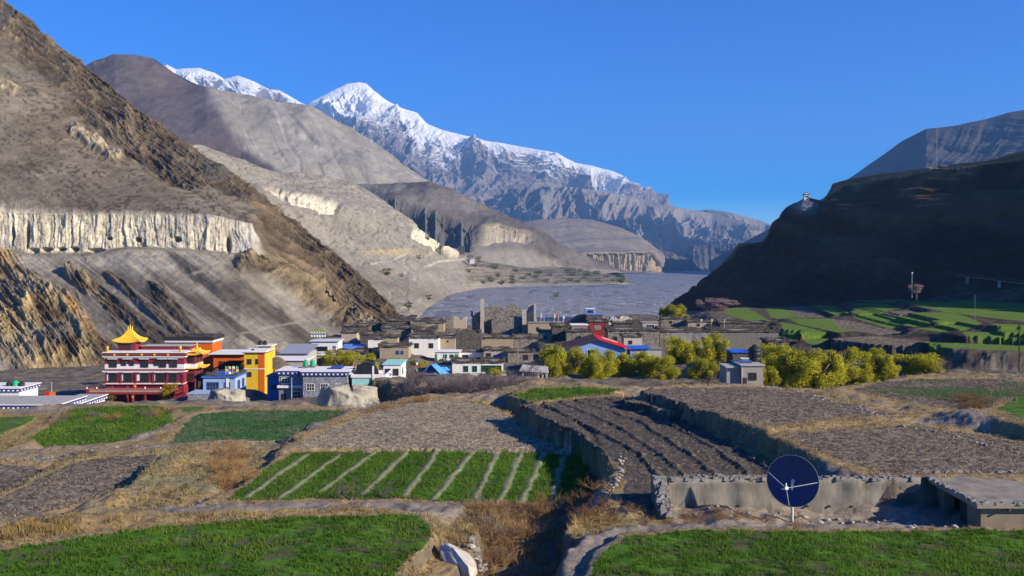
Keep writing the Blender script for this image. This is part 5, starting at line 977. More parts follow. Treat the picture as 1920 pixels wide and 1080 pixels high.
def stones_on(mb, x0, x1, y0, y1, z, n, s0=.09, s1=.2):
    for i in range(n):
        t = (i + rnd.random()) / n; x = x0 + (x1 - x0) * t; y = y0 + (y1 - y0) * t + rnd.uniform(-.12, .12); s = rnd.uniform(s0, s1); a = [rnd.uniform(.7, 1.2) for _ in range(8)]
        mb.hexa([(x-s*a[0],y-s*a[1],z-.02),(x+s*a[1],y-s*a[2],z-.02),(x+s*a[3],y+s*a[4],z-.02),(x-s*a[5],y+s*a[6],z-.02),(x-s*.7*a[2],y-s*.7*a[3],z+s*a[7]),(x+s*.7*a[4],y-s*.7*a[5],z+s*a[1]),(x+s*.7*a[6],y+s*.7*a[0],z+s*a[3]),(x-s*.7*a[1],y+s*.7*a[2],z+s*a[5])])
wl = thing('mud_wall', 'long pale mud plastered wall topped with stones behind the satellite dish', 'wall', (7.8, 44.2, -12.35))
n = 60; G = []
for zi, z in enumerate(np.linspace(-.6, 1.36, 9)):
    for i in range(n): G.append((12.6 * i / (n - 1), (vnoise(np.float64(i * .31), np.float64(z * 2.3), 3) - .5) * .16 + .03 * math.sin(i), z + (0 if zi < 8 else (vnoise(np.float64(i * .5), np.float64(1.), 8) - .5) * .16)))
G = np.array(G).reshape(9, n, 3); Bk = G + [0, .55, 0]; al_ = np.concatenate([G, Bk[::-1]], 0)
mobj('wall_body', raw_mesh('wall_body', al_, quads=grid_faces(18, n), mat=MUDW), wl)
m = MB(); stones_on(m, .1, 12.5, .1, .1, 1.32, 64, .06, .15); stones_on(m, .1, 12.5, .42, .42, 1.32, 60, .07, .16); m.build('coping_stones', STN, wl)['kind'] = 'stuff'
m = MB()
for x in (1.0, 2.4, 3.5, 6.9, 8.0, 9.1): m.cyl((x, -.12, .02), (x, .2, .04), .06)
m.build('beam_ends', pmat('dark_wood', (.09, .065, .045), (.05, .037, .025), 4), wl)
sw = thing('broken_stone_wall', 'broken stub of stone wall at the left end of the mud wall', 'wall', (7.75, 43.0, -12.5))
m = MB(); ruin_wall(m, -.75, -.1, -.9, 1.7, -.6, lambda t: .35 + 1.25 * min(1, t * 1.5), .45, .18); m.build('wall_body', pmat('dry_stone', (.22, .20, .17), (.12, .105, .09), 2, vor=5, bump=.9, bd=.08), sw)
m = MB()
for t in np.linspace(0, 1, 12): stones_on(m, -.7, -.1, -.85 + 2.5 * t, -.85 + 2.5 * t, .3 + 1.15 * min(1, t * 1.5), 3, .1, .2)
m.build('coping_stones', STN, sw)['kind'] = 'stuff'
hut = thing('stone_hut', 'low flat roofed mud hut with dark doorway at the right edge', 'hut', (21.2, 40.1, -12.6)); HM = pmat('hut_wall', (.25, .20, .135), (.17, .135, .09), 1.4, c3=(.10, .08, .055))
MB().box(0, 6.5, 0, .5, -.8, 1.38).box(0, .5, .5, 1.2, -.8, 1.38).box(0, .5, 3.4, 5.2, -.8, 1.38).box(0, .5, 1.2, 3.4, 1.2, 1.38).box(.5, 6.5, 4.7, 5.2, -.8, 1.38).box(6.0, 6.5, .5, 4.7, -.8, 1.38).build('wall', HM, hut)
MB().box(.12, .2, 1.2, 2.1, -.3, 1.2).build('door', pmat('dark_wood', (.09, .065, .045)), hut); 
nx = 26; xs_, ys_ = np.meshgrid(np.linspace(-.35, 6.8, nx), np.linspace(-.35, 5.5, nx)); zt = 1.6 + (fbm(xs_ * 1.1, ys_ * 1.1, 4, 71) - .5) * .16
T = np.stack([xs_, ys_, zt], -1); rim = np.concatenate([T[0], T[1:, -1], T[-1, -2::-1], T[-2:0:-1, 0]]); lowr_ = rim.copy(); lowr_[:, 2] = 1.40; nr_ = len(rim); base = nx * nx
idx = np.arange(nx * nx).reshape(nx, nx); ri = np.concatenate([idx[0], idx[1:, -1], idx[-1, -2::-1], idx[-2:0:-1, 0]]); nxr = np.roll(np.arange(nr_), -1)
mobj('roof', raw_mesh('roof', np.concatenate([T.reshape(-1, 3), lowr_]), quads=np.concatenate([grid_faces(nx, nx)[:, ::-1], np.stack([ri, base + np.arange(nr_), base + nxr, ri[nxr]], 1)]), mat=ROOFM(), smooth=False), hut)
m = MB(); stones_on(m, -.3, -.3, -.3, 5.4, 1.58, 26, .08, .17); stones_on(m, -.3, 6.7, 5.4, 5.4, 1.58, 24, .08, .17); stones_on(m, -.3, 6.7, -.3, -.3, 1.58, 20, .07, .15); m.build('edge_stones', STN, hut)['kind'] = 'stuff'
for i in range(3): MB().cyl((1.1 + i * 2.2, -.38, 1.33), (1.1 + i * 2.2, .4, 1.34), .06).build('roof_beam', pmat('dark_wood', (.09, .065, .045)), hut)
# satellite dish
dc = P(1487, 901, 42.0); dz = ground_z(dc[0], 42.1)
sdh = thing('satellite_dish', 'large dark blue satellite dish on a post in front of the mud wall', 'satellite dish', (dc[0], dc[1], dz)); up = Vector(dc) - Vector((dc[0], dc[1], dz))
nd = Vector((-.46, -.86, .10)).normalized(); uu = nd.cross(Vector((0, 0, 1))).normalized(); vv = uu.cross(nd)
def disc(r0, depth, off, nseg=56, rings=9, thick=.02):
    vs = []; 
    for sgn in (1, -1):
        for i in range(rings + 1):
            r_ = r0 * i / rings; h_ = off + depth * (r_ / r0) ** 2 - (0 if sgn > 0 else thick)
            for k in range(nseg): a = 6.28318 * k / nseg; vs.append(up + uu * r_ * math.cos(a) + vv * r_ * math.sin(a) + nd * h_)
    n_ = nseg; q = []
    for i in range(rings):
        for k in range(n_):
            a, b_ = i * n_ + k, i * n_ + (k + 1) % n_; q.append((a, a + n_, b_ + n_, b_)); o_ = (rings + 1) * n_; q.append((o_ + a, o_ + b_, o_ + b_ + n_, o_ + a + n_))
    for k in range(n_): a, b_ = rings * n_ + k, rings * n_ + (k + 1) % n_; o_ = (rings + 1) * n_; q.append((a, o_ + a, o_ + b_, b_))
    return vs, q
DB = pmat('dish_blue', (.030, .042, .125), (.024, .034, .105), 6, rough=.55, bump=.03); DW = pmat('dish_white_metal', (.66, .66, .64), (.52, .52, .5), 4, rough=.5)
vs, q = disc(1.2, .30, -.15); mobj('reflector', raw_mesh('reflector', [tuple(v) for v in vs], quads=q, mat=DB, smooth=True), sdh)
m = MB(); pr = None
for k in range(57):
    a = 6.28318 * k / 56; p_ = up + uu * 1.2 * math.cos(a) + vv * 1.2 * math.sin(a) + nd * .15
    if pr is not None: m.cyl(pr, p_, .012, n=6)
    pr = p_
m.build('rim', pmat('dull_rim', (.20, .22, .27)), sdh, True)
fd = up + nd * .80 + Vector((-.18, 0, -.27))
fe = MB().cyl(fd - nd * .12, fd + nd * .10, .10, .07, 10).cyl(fd + nd * .1, fd + nd * .2, .055, n=8).cyl(fd, fd + Vector((.0, -.02, .24)), .04, .03, 6).cyl(fd + Vector((-.2, 0, -.03)), fd + Vector((.1, 0, -.03)), .045, n=6).build('feed_horn', DW, sdh, True)
for a in (0.05, 4.6, 2.9): MB().cyl(up + uu * -1.16 * math.cos(a) * (1 if a != 2.9 else 1) + vv * 1.16 * math.sin(a) + nd * .14, fd - nd * .05, .014, n=6).build('strut', DW, sdh)
MB().cyl((0, .12, -.5), (0, .12, up.z - .1), .06, n=10).cyl((0, .12, up.z - .1), up + nd * -.17, .09, n=8).build('post', DW, sdh)
# white boulder and stones by the gully
bm = bmesh.new(); bmesh.ops.create_icosphere(bm, subdivisions=5, radius=1); rb = random.Random(9)
pl = [(Vector((rb.gauss(0, 1), rb.gauss(0, 1), rb.gauss(0, 1))).normalized(), rb.uniform(.6, .85)) for _ in range(14)]
co = np.array([v.co for v in bm.verts])
for n_, d in pl:
    e = np.maximum(co @ np.array(n_) - d, 0); co = co - e[:, None] * np.array(n_)
co = co * (1 + ((fbm(co[:, 0] * 2 + 5, co[:, 2] * 2 + co[:, 1], 5, 31) - .5) * .22))[:, None]
for v, c_ in zip(bm.verts, co): v.co = c_
me = bpy.data.meshes.new('boulder'); bm.to_mesh(me); bm.free(); me.materials.append(pmat('white_rock', (.52, .475, .40), (.37, .335, .28), 3, bump=.5, bd=.03, c3=(.33, .29, .24), c3at=.64)); me.polygons.foreach_set('use_smooth', np.ones(len(me.polygons), bool))
o = mobj('boulder', me); pa, pb = Vector(P(845, 1010, 38.0)), Vector(P(892, 1074, 35.8)); ax_ = (pb - pa).normalized(); nb_ = Vector((.58, -.52, .62)); up_ = (nb_ - ax_ * nb_.dot(ax_)).normalized(); sdx = up_.cross(ax_)
o.matrix_world = Matrix.Translation((pa + pb) / 2 - up_ * .28) @ Matrix((ax_, sdx, up_)).transposed().to_4x4() @ Matrix.Diagonal(((pb - pa).length * .60, .66, .5, 1)); tag(o, 'large whitish tilted boulder beside the gully at the bottom', 'boulder')
GRP = 'loose stones beside the white boulder'
for k in range(16): u, v = rnd.uniform(880, 912), rnd.uniform(998, 1046); p_ = P(u, v, 38.5); rock(p_[0], p_[1], ground_z(p_[0], p_[1]) + rnd.uniform(.05, .5), rnd.uniform(.12, .26), 'grey stone in the small pile right of the white boulder', GRP, k % 3 == 0)
for k in range(46):
    t = k / 45; u = np.interp(t, [0, .3, .6, 1], [1168, 1166, 1150, 1096]) + rnd.uniform(-7, 5); v = np.interp(t, [0, .3, .6, 1], [868, 905, 930, 956]) + rnd.uniform(-5, 6); Yk = 12.6 * F / (v - VH); p_ = P(u, v, Yk); rock(p_[0], p_[1], ground_z(p_[0], p_[1]) + .05, rnd.uniform(.07, .17), 'pale stone on the curved bank edge of the dark ploughed field', 'pale stones along the curved bank', True)
for (u0, v0, u1, v1, zf, nn, lab, grp, pale) in ((0, 850, 300, 838, -15.8, 34, 'grey stone in the low row under the left green field', 'stones under the left green field', False), (400, 838, 508, 826, -15.3, 16, 'stone at the top of the dry grass patch', 'stones over the dry grass patch', False),
        (1300, 958, 1720, 976, -12.35, 26, 'stone lying at the foot of the mud wall', 'stones at the foot of the mud wall', True), (1700, 984, 1900, 982, -12.1, 14, 'stone along the path beside the stone hut', 'stones by the path', True), (1500, 735, 1660, 778, -10.9, 18, 'stone on the edge between stubble field and willows', 'stones under the willows', True), (780, 735, 960, 752, -15, 14, 'stone on the low wall edge below the bare trees', 'stones below the bare trees', True),
        (1690, 790, 1915, 838, -10.7, 16, 'dark stone along the far edge of the large stubble field', 'stones beyond the large stubble field', False), (540, 755, 700, 760, -20, 14, 'stone on the dark bank below the eroded bluff', 'stones below the bluff', True), (655, 905, 820, 1010, -12.3, 0, '', '', True)):
    for k in range(nn):
        t = (k + rnd.random()) / nn; u = u0 + (u1 - u0) * t; v = v0 + (v1 - v0) * t + rnd.uniform(-4, 4); Yk = -zf * F / (v - VH); p_ = P(u, v, Yk); s_ = rnd.uniform(.07, .2) * min(1.5, max(1, Yk / 70)); rock(p_[0], p_[1], ground_z(p_[0], p_[1]) + s_ * .2, s_, lab, grp, pale)
# eroded earth bluff
nb, mb2 = 44, 26; th, ht_ = np.meshgrid(np.linspace(0, 1, nb), np.linspace(0, 1, mb2)); ang = math.pi * (1.0 + th)
rxx = 3.3 + (ridged(th * 9, ht_ * .7, 4, 81, rot=False) - .5) * 1.0; bx_ = np.cos(ang) * rxx * (1 - .16 * ht_) * 1.1; by_ = np.sin(ang) * rxx * .8 * (1 - .12 * ht_); bz_ = ht_ * (3.6 + .7 * np.sin(th * 7)) - .8
top_ = np.stack([bx_[-1] * .1, by_[-1] * .1 + 1, bz_[-1] + .25], -1)[None]; back_ = np.stack([bx_[-1] * .9, np.abs(by_[-1]) + .5, bz_[-1] * .2], -1)[None]
bl_ = np.concatenate([np.stack([bx_, by_, bz_], -1), top_, back_]); o = mobj('earth_bluff', raw_mesh('earth_bluff', bl_, quads=grid_faces(mb2 + 2, nb), mat=pmat('bluff_earth', (.40, .37, .30), (.27, .245, .19), 1.2, stretch=(1, 1, .25), bump=.8, bd=.2), smooth=True)); o.location = P(655, 764, 122); o.scale = (1.25, 1, .88); tag(o, 'pale eroded earth bluff below the turquoise terrace', 'bluff')
o = bpy.data.objects.new('earth_bluff', o.data); COL.objects.link(o); o.location = P(428, 762, 150); o.scale = (.95, .9, .85); tag(o, 'low pale earth bluff in front of the yellow house', 'bluff')
# two people at the monastery
def person(u, v, Y, label, robe, sash, face=0):
    "one skinned body, a robe and hair as clothing"
    o = thing('person', label, 'person', px(u, v, Y), face); J = [(0,0,.95),(0,0,1.15),(0,0,1.40),(0,0,1.52),(0,-.02,1.62),(0,-.02,1.72),(-.2,0,1.40),(-.27,-.03,1.12),(-.22,-.16,.93),(-.20,-.22,.88),(.2,0,1.40),(.27,-.03,1.12),(.22,-.16,.93),(.20,-.22,.88),(-.1,0,.88),(-.11,-.02,.48),(-.11,0,.08),(-.11,-.14,.04),(.1,0,.88),(.12,-.06,.48),(.12,.04,.08),(.12,-.10,.04)]
    E = [(0,1),(1,2),(2,3),(3,4),(4,5),(2,6),(6,7),(7,8),(8,9),(2,10),(10,11),(11,12),(12,13),(0,14),(14,15),(15,16),(16,17),(0,18),(18,19),(19,20),(20,21)]
    rd = [.14,.13,.14,.06,.10,.085,.06,.045,.036,.03,.06,.045,.036,.03,.09,.06,.045,.035,.09,.06,.045,.035]
    me = bpy.data.meshes.new('body'); me.from_pydata(J, E, []); me.materials.append(pmat('skin', (.36, .20, .12), (.32, .17, .10))); b_ = mobj('body', me, o); b_.modifiers.new('skin', 'SKIN'); 
    for k, sv in enumerate(me.skin_vertices[0].data): sv.radius = (rd[k], rd[k]); sv.use_root = k == 0
    b_.modifiers.new('sub', 'SUBSURF').render_levels = 2
    MB().lathe([(.0, 1.50), (.09, 1.50), (.22, 1.44), (.25, 1.30), (.21, 1.05), (.24, .85), (.27, .40), (.29, .14), (.0, .14)], (0, 0, 0), 14).build('robe', robe, o, True)
    MB().hexa([(-.24,-.27,1.30),(-.12,-.27,1.40),(.24,-.25,.98),(.14,-.26,.90),(-.24,-.20,1.30),(-.12,-.20,1.40),(.24,-.18,.98),(.14,-.19,.90)]).build('sash', sash, o); MB().lathe([(.0, 1.80), (.07, 1.79), (.105, 1.73), (.108, 1.67), (.09, 1.66)], (0, .005, 0), 12).build('hair', BLK, o, True)
ROBE = pmat('maroon_robe', (.36, .02, .03)); SAF = pmat('saffron_cloth', (.75, .36, .03))
person(249, 754.5, 184.0, 'person in maroon robe with saffron sash standing below the veranda', ROBE, SAF); person(253, 733.5, 185.8, 'person in red robe standing behind the veranda railing', pmat('red_robe', (.55, .02, .02)), SAF, 20)
# ------------------------------------------------------------------ poles, flags, bridge
POLE = pmat('grey_pole', (.30, .29, .27), (.22, .21, .2), 3); WP = pmat('white_pole', (.62, .61, .58)); FLAGS = [pmat('flag_' + n_, c_) for n_, c_ in (('blue', (.05, .12, .5)), ('white', (.75, .75, .73)), ('red', (.5, .03, .03)), ('green', (.04, .3, .1)), ('yellow', (.75, .5, .04)))]
def pole(u, v0, v1, Y, label, r=.07, mat=POLE, lean=0, arm=False, name='utility_pole', cat='pole', flag=None, lamp=False, group=None):
    h = (v1 - v0) / F * Y; o = thing(name, label, cat, px(u, v1, Y), group=group); MB().cyl((0, 0, -2), (lean, 0, h), r, r * .7).build('post', mat, o)
    if arm: 
        for k in (0, 1): MB().box(lean - .9, lean + .9, -.05, .05, h - .5 - k * .7, h - .4 - k * .7).build('cross_arm', mat, o)
    if lamp: MB().lathe([(0, 0), (.35, .1), (.4, .5), (.15, .8), (0, .85)], (lean, 0, h), 8).build('lamp_head', mat, o)
    if flag is not None:
        for k in range(flag):
            z0 = h * (1 - (k + 1) / (flag + 1.5)); z1 = h * (1 - k / (flag + 1.5)) - .08; s_ = .38
            MB().hexa([(lean * .8 + r, -.02, z0), (lean * .8 + r + s_, .1, z0 - .1), (lean * .8 + r + s_, .13, z0 - .1), (lean * .8 + r, .01, z0), (lean * .8 + r, -.02, z1), (lean * .8 + r + s_, .06, z1 - .06), (lean * .8 + r + s_, .09, z1 - .06), (lean * .8 + r, .01, z1)]).build('flag', FLAGS[(k + int(u)) % 5], o)
    return o
pole(1710, 514, 549, 352, 'white lamp post standing beside the pink blossom tree on the terraces', .11, WP, lamp=True, name='lamp_post')
pole(1828, 552, 606, 265, 'thin dark pole among the green terraces', .07); pole(1911, 607, 716, 160, 'tall dark pole at the right edge above the weedy field', .13, pmat('dark_pole', (.06, .05, .045)))
pole(1814, 488, 522, 395, 'dark power pole with cross arms beside the footbridge', .14, pmat('dark_pole', (.06, .05, .045)), arm=True); 
mo = thing('radio_mast', 'very tall thin lattice radio mast rising behind the shaded hill', 'radio mast', px(1757, 318, 560)); hm_ = (318 - 220) / F * 560
MB().cyl((-.35, 0, -4), (-.12, 0, hm_), .05, n=5).cyl((.35, 0, -4), (.12, 0, hm_), .05, n=5).cyl((0, .5, -4), (0, .2, hm_), .05, n=5).build('mast_legs', POLE, mo); m = MB()
for k in range(26): z0 = hm_ * k / 26; z1 = hm_ * (k + 1) / 26; m.cyl((-.35, 0, z0), (.33, 0, z1), .03, n=4)
m.build('lattice', POLE, mo)
pole(489, 594, 632, 262, 'thin grey pole on the scree behind the yellow house', .05); pole(660, 566, 602, 330, 'thin pale pole on the slope below the spur', .06); pole(547, 708, 752, 160, 'grey pole in front of the grey stone lodge', .06, WP)
pole(97, 716, 752, 152, 'thin white pole standing on the white lodge terrace', .05, WP); pole(970, 648, 688, 228, 'leaning wooden post in front of the grey mud house', .12, pmat('weathered_post', (.36, .31, .25)), .2, name='wooden_post'); pole(833, 662, 694, 222, 'green and white post beside the small white house', .09, pmat('pale_green', (.35, .5, .42)), name='wooden_post')
pole(1056, 592, 612, 330, 'white flag mast left of the brown house with blue roof room', .08, WP, flag=2, name='flag_pole', cat='flag pole'); pole(1203, 580, 606, 300, 'pole behind the low stone house roof', .06); pole(1234, 590, 608, 296, 'white post near the round yellow willow', .08, WP)
for i, u in enumerate((583, 588, 593, 598, 603, 608)): pole(u, 618, 636, 253, 'prayer flag pole in the dense row on the white roof top house', .05, POLE, flag=4, name='flag_pole', cat='flag pole', group='prayer flags on the white roof top house')
for i, u in enumerate((423, 429, 436, 443)): pole(u, 686, 709, 173, 'white prayer flag pole on the pale blue stone house', .05, WP, flag=3, name='flag_pole', cat='flag pole', group='prayer flags on the pale blue house')
for i, u in enumerate((662, 668, 674)): pole(u, 683, 709, 168, 'colourful prayer flag pole on the turquoise terrace', .06, WP, flag=4, name='flag_pole', cat='flag pole', group='prayer flags on the turquoise terrace')
pole(780, 674, 706, 205, 'tall prayer flag pole left of the blue tarpaulin tent', .06, POLE, flag=5, name='flag_pole', cat='flag pole'); pole(1007, 697, 716, 163, 'short prayer flag pole in front of the white kiosk', .05, POLE, flag=4, name='flag_pole', cat='flag pole')
for i, u in enumerate((1014, 1020, 1039, 1047, 1150, 1164, 1314, 1334, 1358)): pole(u, 588 if u < 1100 else 592 if u < 1300 else 598, 608, 325 if u < 1100 else 296, 'short pale flag post standing on the far house roofs', .08, WP, flag=1, name='flag_pole', cat='flag pole', group='flag posts along the far roofs')
bf = thing('blue_fence', 'long dark blue fence between the fort and the brown house', 'fence', px(1039, 602, 335)); MB().box(-6.5, 6.5, 0, .12, 0, 1.5).build('boards', pmat('dark_blue_fence', (.05, .08, .2)), bf)
for i in range(8): MB().box(-6.5 + i * 1.85, -6.35 + i * 1.85, -.06, 0, -1, 1.8).build('post', DSTONE(), bf)
br = thing('footbridge', 'long pale railed footbridge crossing in the shade at the right edge', 'bridge', px(1793, 516, 415)); e_ = px(1975, 539, 330) - px(1793, 516, 415); m = MB(); r1_ = MB(); L_ = e_.length
def alongb(t, dz): return Vector(e_) * t + Vector((0, 0, dz))
m.cyl(alongb(0, 0), alongb(1, 0), .16, n=4).build('deck', ROOFM(), br); r1_.cyl(alongb(0, 1.1), alongb(1, 1.1), 0.035, n=4).build('handrail', POLE, br)
for k in range(0, 19): MB().cyl(alongb(k / 18, 0), alongb(k / 18, 1.1), 0.035, n=4).build('railing_post', POLE, br)
for t in (.14, .5, .86): MB().box(-.35 + e_.x * t, .35 + e_.x * t, -.5 + e_.y * t, .5 + e_.y * t, e_.z * t - 3, e_.z * t - .2).build('pier', CONC(), br)
# ------------------------------------------------------------------ vegetation
def leaf_cloud(n, centers, radii, size, rs, droop=.6, tone=((.16, .145, .008), (.34, .27, .02)), flat=1.0):
    k = rs.randint(0, len(centers), n); d = rs.normal(size=(n, 3)); d /= np.linalg.norm(d, axis=1, keepdims=True); r_ = rs.rand(n, 1) ** .45
    p = np.array(centers)[k] + d * r_ * np.array(radii)[k]
    a = rs.normal(size=(n, 3)); a[:, 2] = a[:, 2] * .4 - droop * 1.5; a /= np.linalg.norm(a, axis=1, keepdims=True); b_ = np.cross(a, rs.normal(size=(n, 3))); b_ /= np.linalg.norm(b_, axis=1, keepdims=True)
    s = size * (.6 + .8 * rs.rand(n, 1)); a = a * s; b_ = b_ * s * .34
    V = np.stack([p - b_, p + a * .5 - b_ * .7, p + a, p + a * .5 + b_ * .7], 1).reshape(-1, 3)
    t = np.clip(rs.normal(.5, .22, n) + (rs.rand(len(centers))[k] - .5) * .5, 0, 1); c = mix(tone[0], tone[1], t); return V, np.repeat(c, 4, 0)
def leaf_mat(name, trans=.25):
    m, t, b = nmat(name); at = t.nodes.new('ShaderNodeVertexColor'); at.layer_name = 'Col'; t.links.new(at.outputs[0], b.inputs['Base Color']); b.inputs['Roughness'].default_value = .7; b.inputs['Specular IOR Level'].default_value = .15
    tr = t.nodes.new('ShaderNodeBsdfTranslucent'); t.links.new(at.outputs[0], tr.inputs[0]); mx = t.nodes.new('ShaderNodeMixShader'); mx.inputs[0].default_value = trans
    t.links.new(b.outputs[0], mx.inputs[1]); t.links.new(tr.outputs[0], mx.inputs[2]); t.links.new(mx.outputs[0], t.nodes['Material Output'].inputs[0]); return m
LEAF = leaf_mat('leaves', .46); DRY = leaf_mat('dry_stems', .15)
BARK = pmat('bark', (.16, .125, .09), (.09, .07, .05), 5, bump=.5)
def trunk_mesh(rs, h, r, spread, nl=7):
    m = MB(); top = Vector((rs.normal() * .1, rs.normal() * .1, h * .35)); m.cyl((0, 0, -1.0), top, r, r * .75, 7)
    for k in range(nl):
        a = 6.28 * k / nl + rs.rand(); e = top + Vector((math.cos(a) * spread * .3, math.sin(a) * spread * .3, h * (.2 + .25 * rs.rand()))); m.cyl(top, e, r * .5, r * .28, 5)
        for j in range(2): f = e + Vector((rs.normal() * spread * .15, rs.normal() * spread * .15, h * .15 * rs.rand() + .1)); m.cyl(e, f, r * .2, r * .05, 4)
    return m
PROTO = {}
def tree_proto(key, seed, n, size, tone, droop, shape):
    rs = np.random.RandomState(seed); cs, rd = [], []
    for k in range(shape[0]):
        a = rs.rand() * 6.28; q = rs.rand() ** .6; z = .14 + .70 * rs.rand(); wdt = (1 - ((z - .5) / .62) ** 2) * .36
        cs.append((math.cos(a) * q * wdt, math.sin(a) * q * wdt, z)); rd.append(np.array([1, 1, shape[2]]) * shape[1] * (.7 + .6 * rs.rand()))
    V, c = leaf_cloud(n, cs, rd, size, rs, droop, tone); me = raw_mesh('crown', V, quads=np.arange(len(V)).reshape(-1, 4), mat=LEAF, col=c, smooth=False)
    tm = trunk_mesh(rs, 1.0, .035, .5); tme = raw_mesh('trunk', np.array(tm.v) * [1, 1, 1], quads=tm.q, tris=tm.t, mat=BARK, smooth=True); PROTO[key] = (me, tme)
YG = ((.25, .245, .012), (.62, .58, .045)); YO = ((.30, .20, .010), (.58, .40, .02)); GR = ((.09, .11, .012), (.22, .22, .03))
for i in range(5): tree_proto('w%d' % i, 40 + i, 15000, .034, YG, .7, (38, .10, 1.35))
for i in range(2): tree_proto('o%d' % i, 60 + i, 4600, .05, YO, .6, (24, .12, 1.1))
tree_proto('pink0', 70, 2400, .05, ((.28, .17, .18), (.52, .38, .39)), 0, (22, .12, .8)); tree_proto('bush', 75, 900, .09, GR, .2, (12, .17, .9))
def tree(key, u, vt, vb, wpx, Y, label, name='willow_tree', cat='tree', group=None, dx=0):
    h = (vb - vt) / F * Y; w = wpx / F * Y; o = thing(name, label, cat, px(u, vb, Y), 0, group)
    me, tm = PROTO[key]; a = rnd.uniform(0, 6.28)
    for nm, m_ in (('crown', me), ('trunk', tm)):
        c = bpy.data.objects.new(nm, m_); COL.objects.link(c); c.parent = o; c.scale = (w * 1.34, w * 1.34, h * 1.12); c.rotation_euler = (0, 0, a)
    return o
W5 = lambda: 'w%d' % rnd.randint(0, 4)
for (u, vt, vb, w, Y, lb) in ((1466, 646, 736, 88, 158, 'tall olive tinged willow at the left end of the big right clump'), (1520, 658, 742, 118, 150, 'largest bright yellow green willow of the right clump'), (1572, 656, 738, 86, 152, 'rounded yellow willow right of the largest one'), (1640, 658, 722, 72, 160, 'willow with pointed top standing right of the clump'), (1606, 692, 734, 56, 150, 'low bushy willow at the foot of the pointed one'), (1665, 678, 716, 42, 159, 'small willow leaning against the pointed one'),
        (1724, 662, 714, 88, 162, 'lone broad willow before the shaded cliff on the right'), (1815, 692, 712, 50, 166, 'low spreading willow bush right of the lone broad willow'),
        (1036, 650, 716, 66, 180, 'willow at the left end of the middle row'), (1078, 654, 716, 58, 184, 'second willow from the left in the middle row'), (1122, 660, 720, 60, 178, 'willow in front of the blue gable wall'), (1163, 660, 716, 66, 182, 'willow below the red roof eave'), (1205, 662, 716, 56, 180, 'willow right below the bright blue shed roof'), (1243, 668, 718, 58, 176, 'drooping willow in the middle row before the dark gap'),
        (1268, 634, 700, 56, 196, 'tall willow rising before the rubble stone house'), (1304, 642, 700, 56, 194, 'willow behind the dark gap below the plastered house'), (1340, 630, 702, 60, 186, 'tallest willow at the right end of the middle row'), (1316, 672, 714, 56, 176, 'short willow at the foot of the tallest one'), (1420, 646, 690, 34, 176, 'slim willow behind the solar house'), (1440, 690, 730, 46, 148, 'bushy willow leaning on the right wall of the solar house'),
        (606, 660, 706, 52, 226, 'willow at the left end of the clump behind the grey lodge'), (645, 660, 704, 66, 222, 'broad willow in the middle of the clump behind the grey lodge'), (688, 666, 706, 44, 218, 'willow at the right end of the clump behind the grey lodge'), (740, 672, 700, 40, 226, 'willow bush behind the turquoise trimmed house'), (786, 676, 700, 36, 228, 'yellow green bush behind the blue tarpaulin tent'), (1272, 572, 608, 46, 332, 'round yellow green willow alone at the village back edge'), (1247, 578, 606, 26, 336, 'darker small willow beside the round lone one'), (928, 690, 716, 32, 203, 'small green willow before the green glass gallery')):
    tree(W5(), u, vt, vb, w, Y, lb)
tree('o0', 319, 720, 760, 32, 179, 'orange yellow young willow in front of the monastery columns'); tree('bush', 197, 742, 762, 36, 178, 'olive shrub at the left foot of the monastery', 'shrub', 'shrub')
for (u, vt, vb, w, Y, lb) in ((1330, 560, 584, 46, 402, 'pink blossom tree, left of the pair below the shaded hill'), (1362, 560, 584, 42, 400, 'pink blossom tree, right of the pair below the shaded hill'), (1718, 533, 551, 26, 350, 'single pink blossom tree beside the white lamp post')): tree('pink0', u, vt, vb, w, Y, lb, 'blossom_tree')
# shrubs on the far fan: each stands on the slope
fp, fu, fv = FAN; rs = np.random.RandomState(3)
cand = np.argwhere((fu > 870) & (fu < 1172) & (fv > 482) & (fv < 533)); pick = cand[rs.choice(len(cand), 56, False)]
for k, (i, j) in enumerate(pick):
    p = fp[i, j]; 
    if 975 < fu[i, j] < 1050 and 496 < fv[i, j] < 509: continue
    o = thing('shrub', 'yellow green shrub on the flat beside the far hamlet', 'shrub', p, 0, 'shrubs around the far hamlet'); c = bpy.data.objects.new('crown', PROTO['bush'][0]); COL.objects.link(c); c.parent = o; s_ = rnd.uniform(9, 19); c.scale = (s_ * 1.5, s_, s_ * .62); c.location = (0, 0, -1.5)
for (u, v, s_, lb) in ((727, 511, 13, 'yellow shrub on the scree, larger of the two above the river bend'), (787, 482, 9, 'lone yellow shrub high on the beige slope'), (757, 511, 7, 'small olive shrub right of the larger one on the scree'), (803, 561, 10, 'green shrub at the waterline below the scree'), (765, 575, 9, 'yellow shrub at the tip of the rocky spur')):
    d_ = (fu - u) ** 2 + (fv - v) ** 2; i, j = np.unravel_index(np.argmin(d_), d_.shape); o = thing('shrub', lb, 'shrub', fp[i, j]); c = bpy.data.objects.new('crown', PROTO['bush'][0]); COL.objects.link(c); c.parent = o; c.scale = (s_ * 1.4, s_, s_ * .8); c.location = (0, 0, -1)
o = thing('shrub', 'round green shrub alone on the grey river bed', 'shrub', (P(1042, 556, 65 * F / 71))); c = bpy.data.objects.new('crown', PROTO['bush'][0]); COL.objects.link(c); c.parent = o; c.scale = (15, 12, 9); c.location = (0, 0, -1.5)
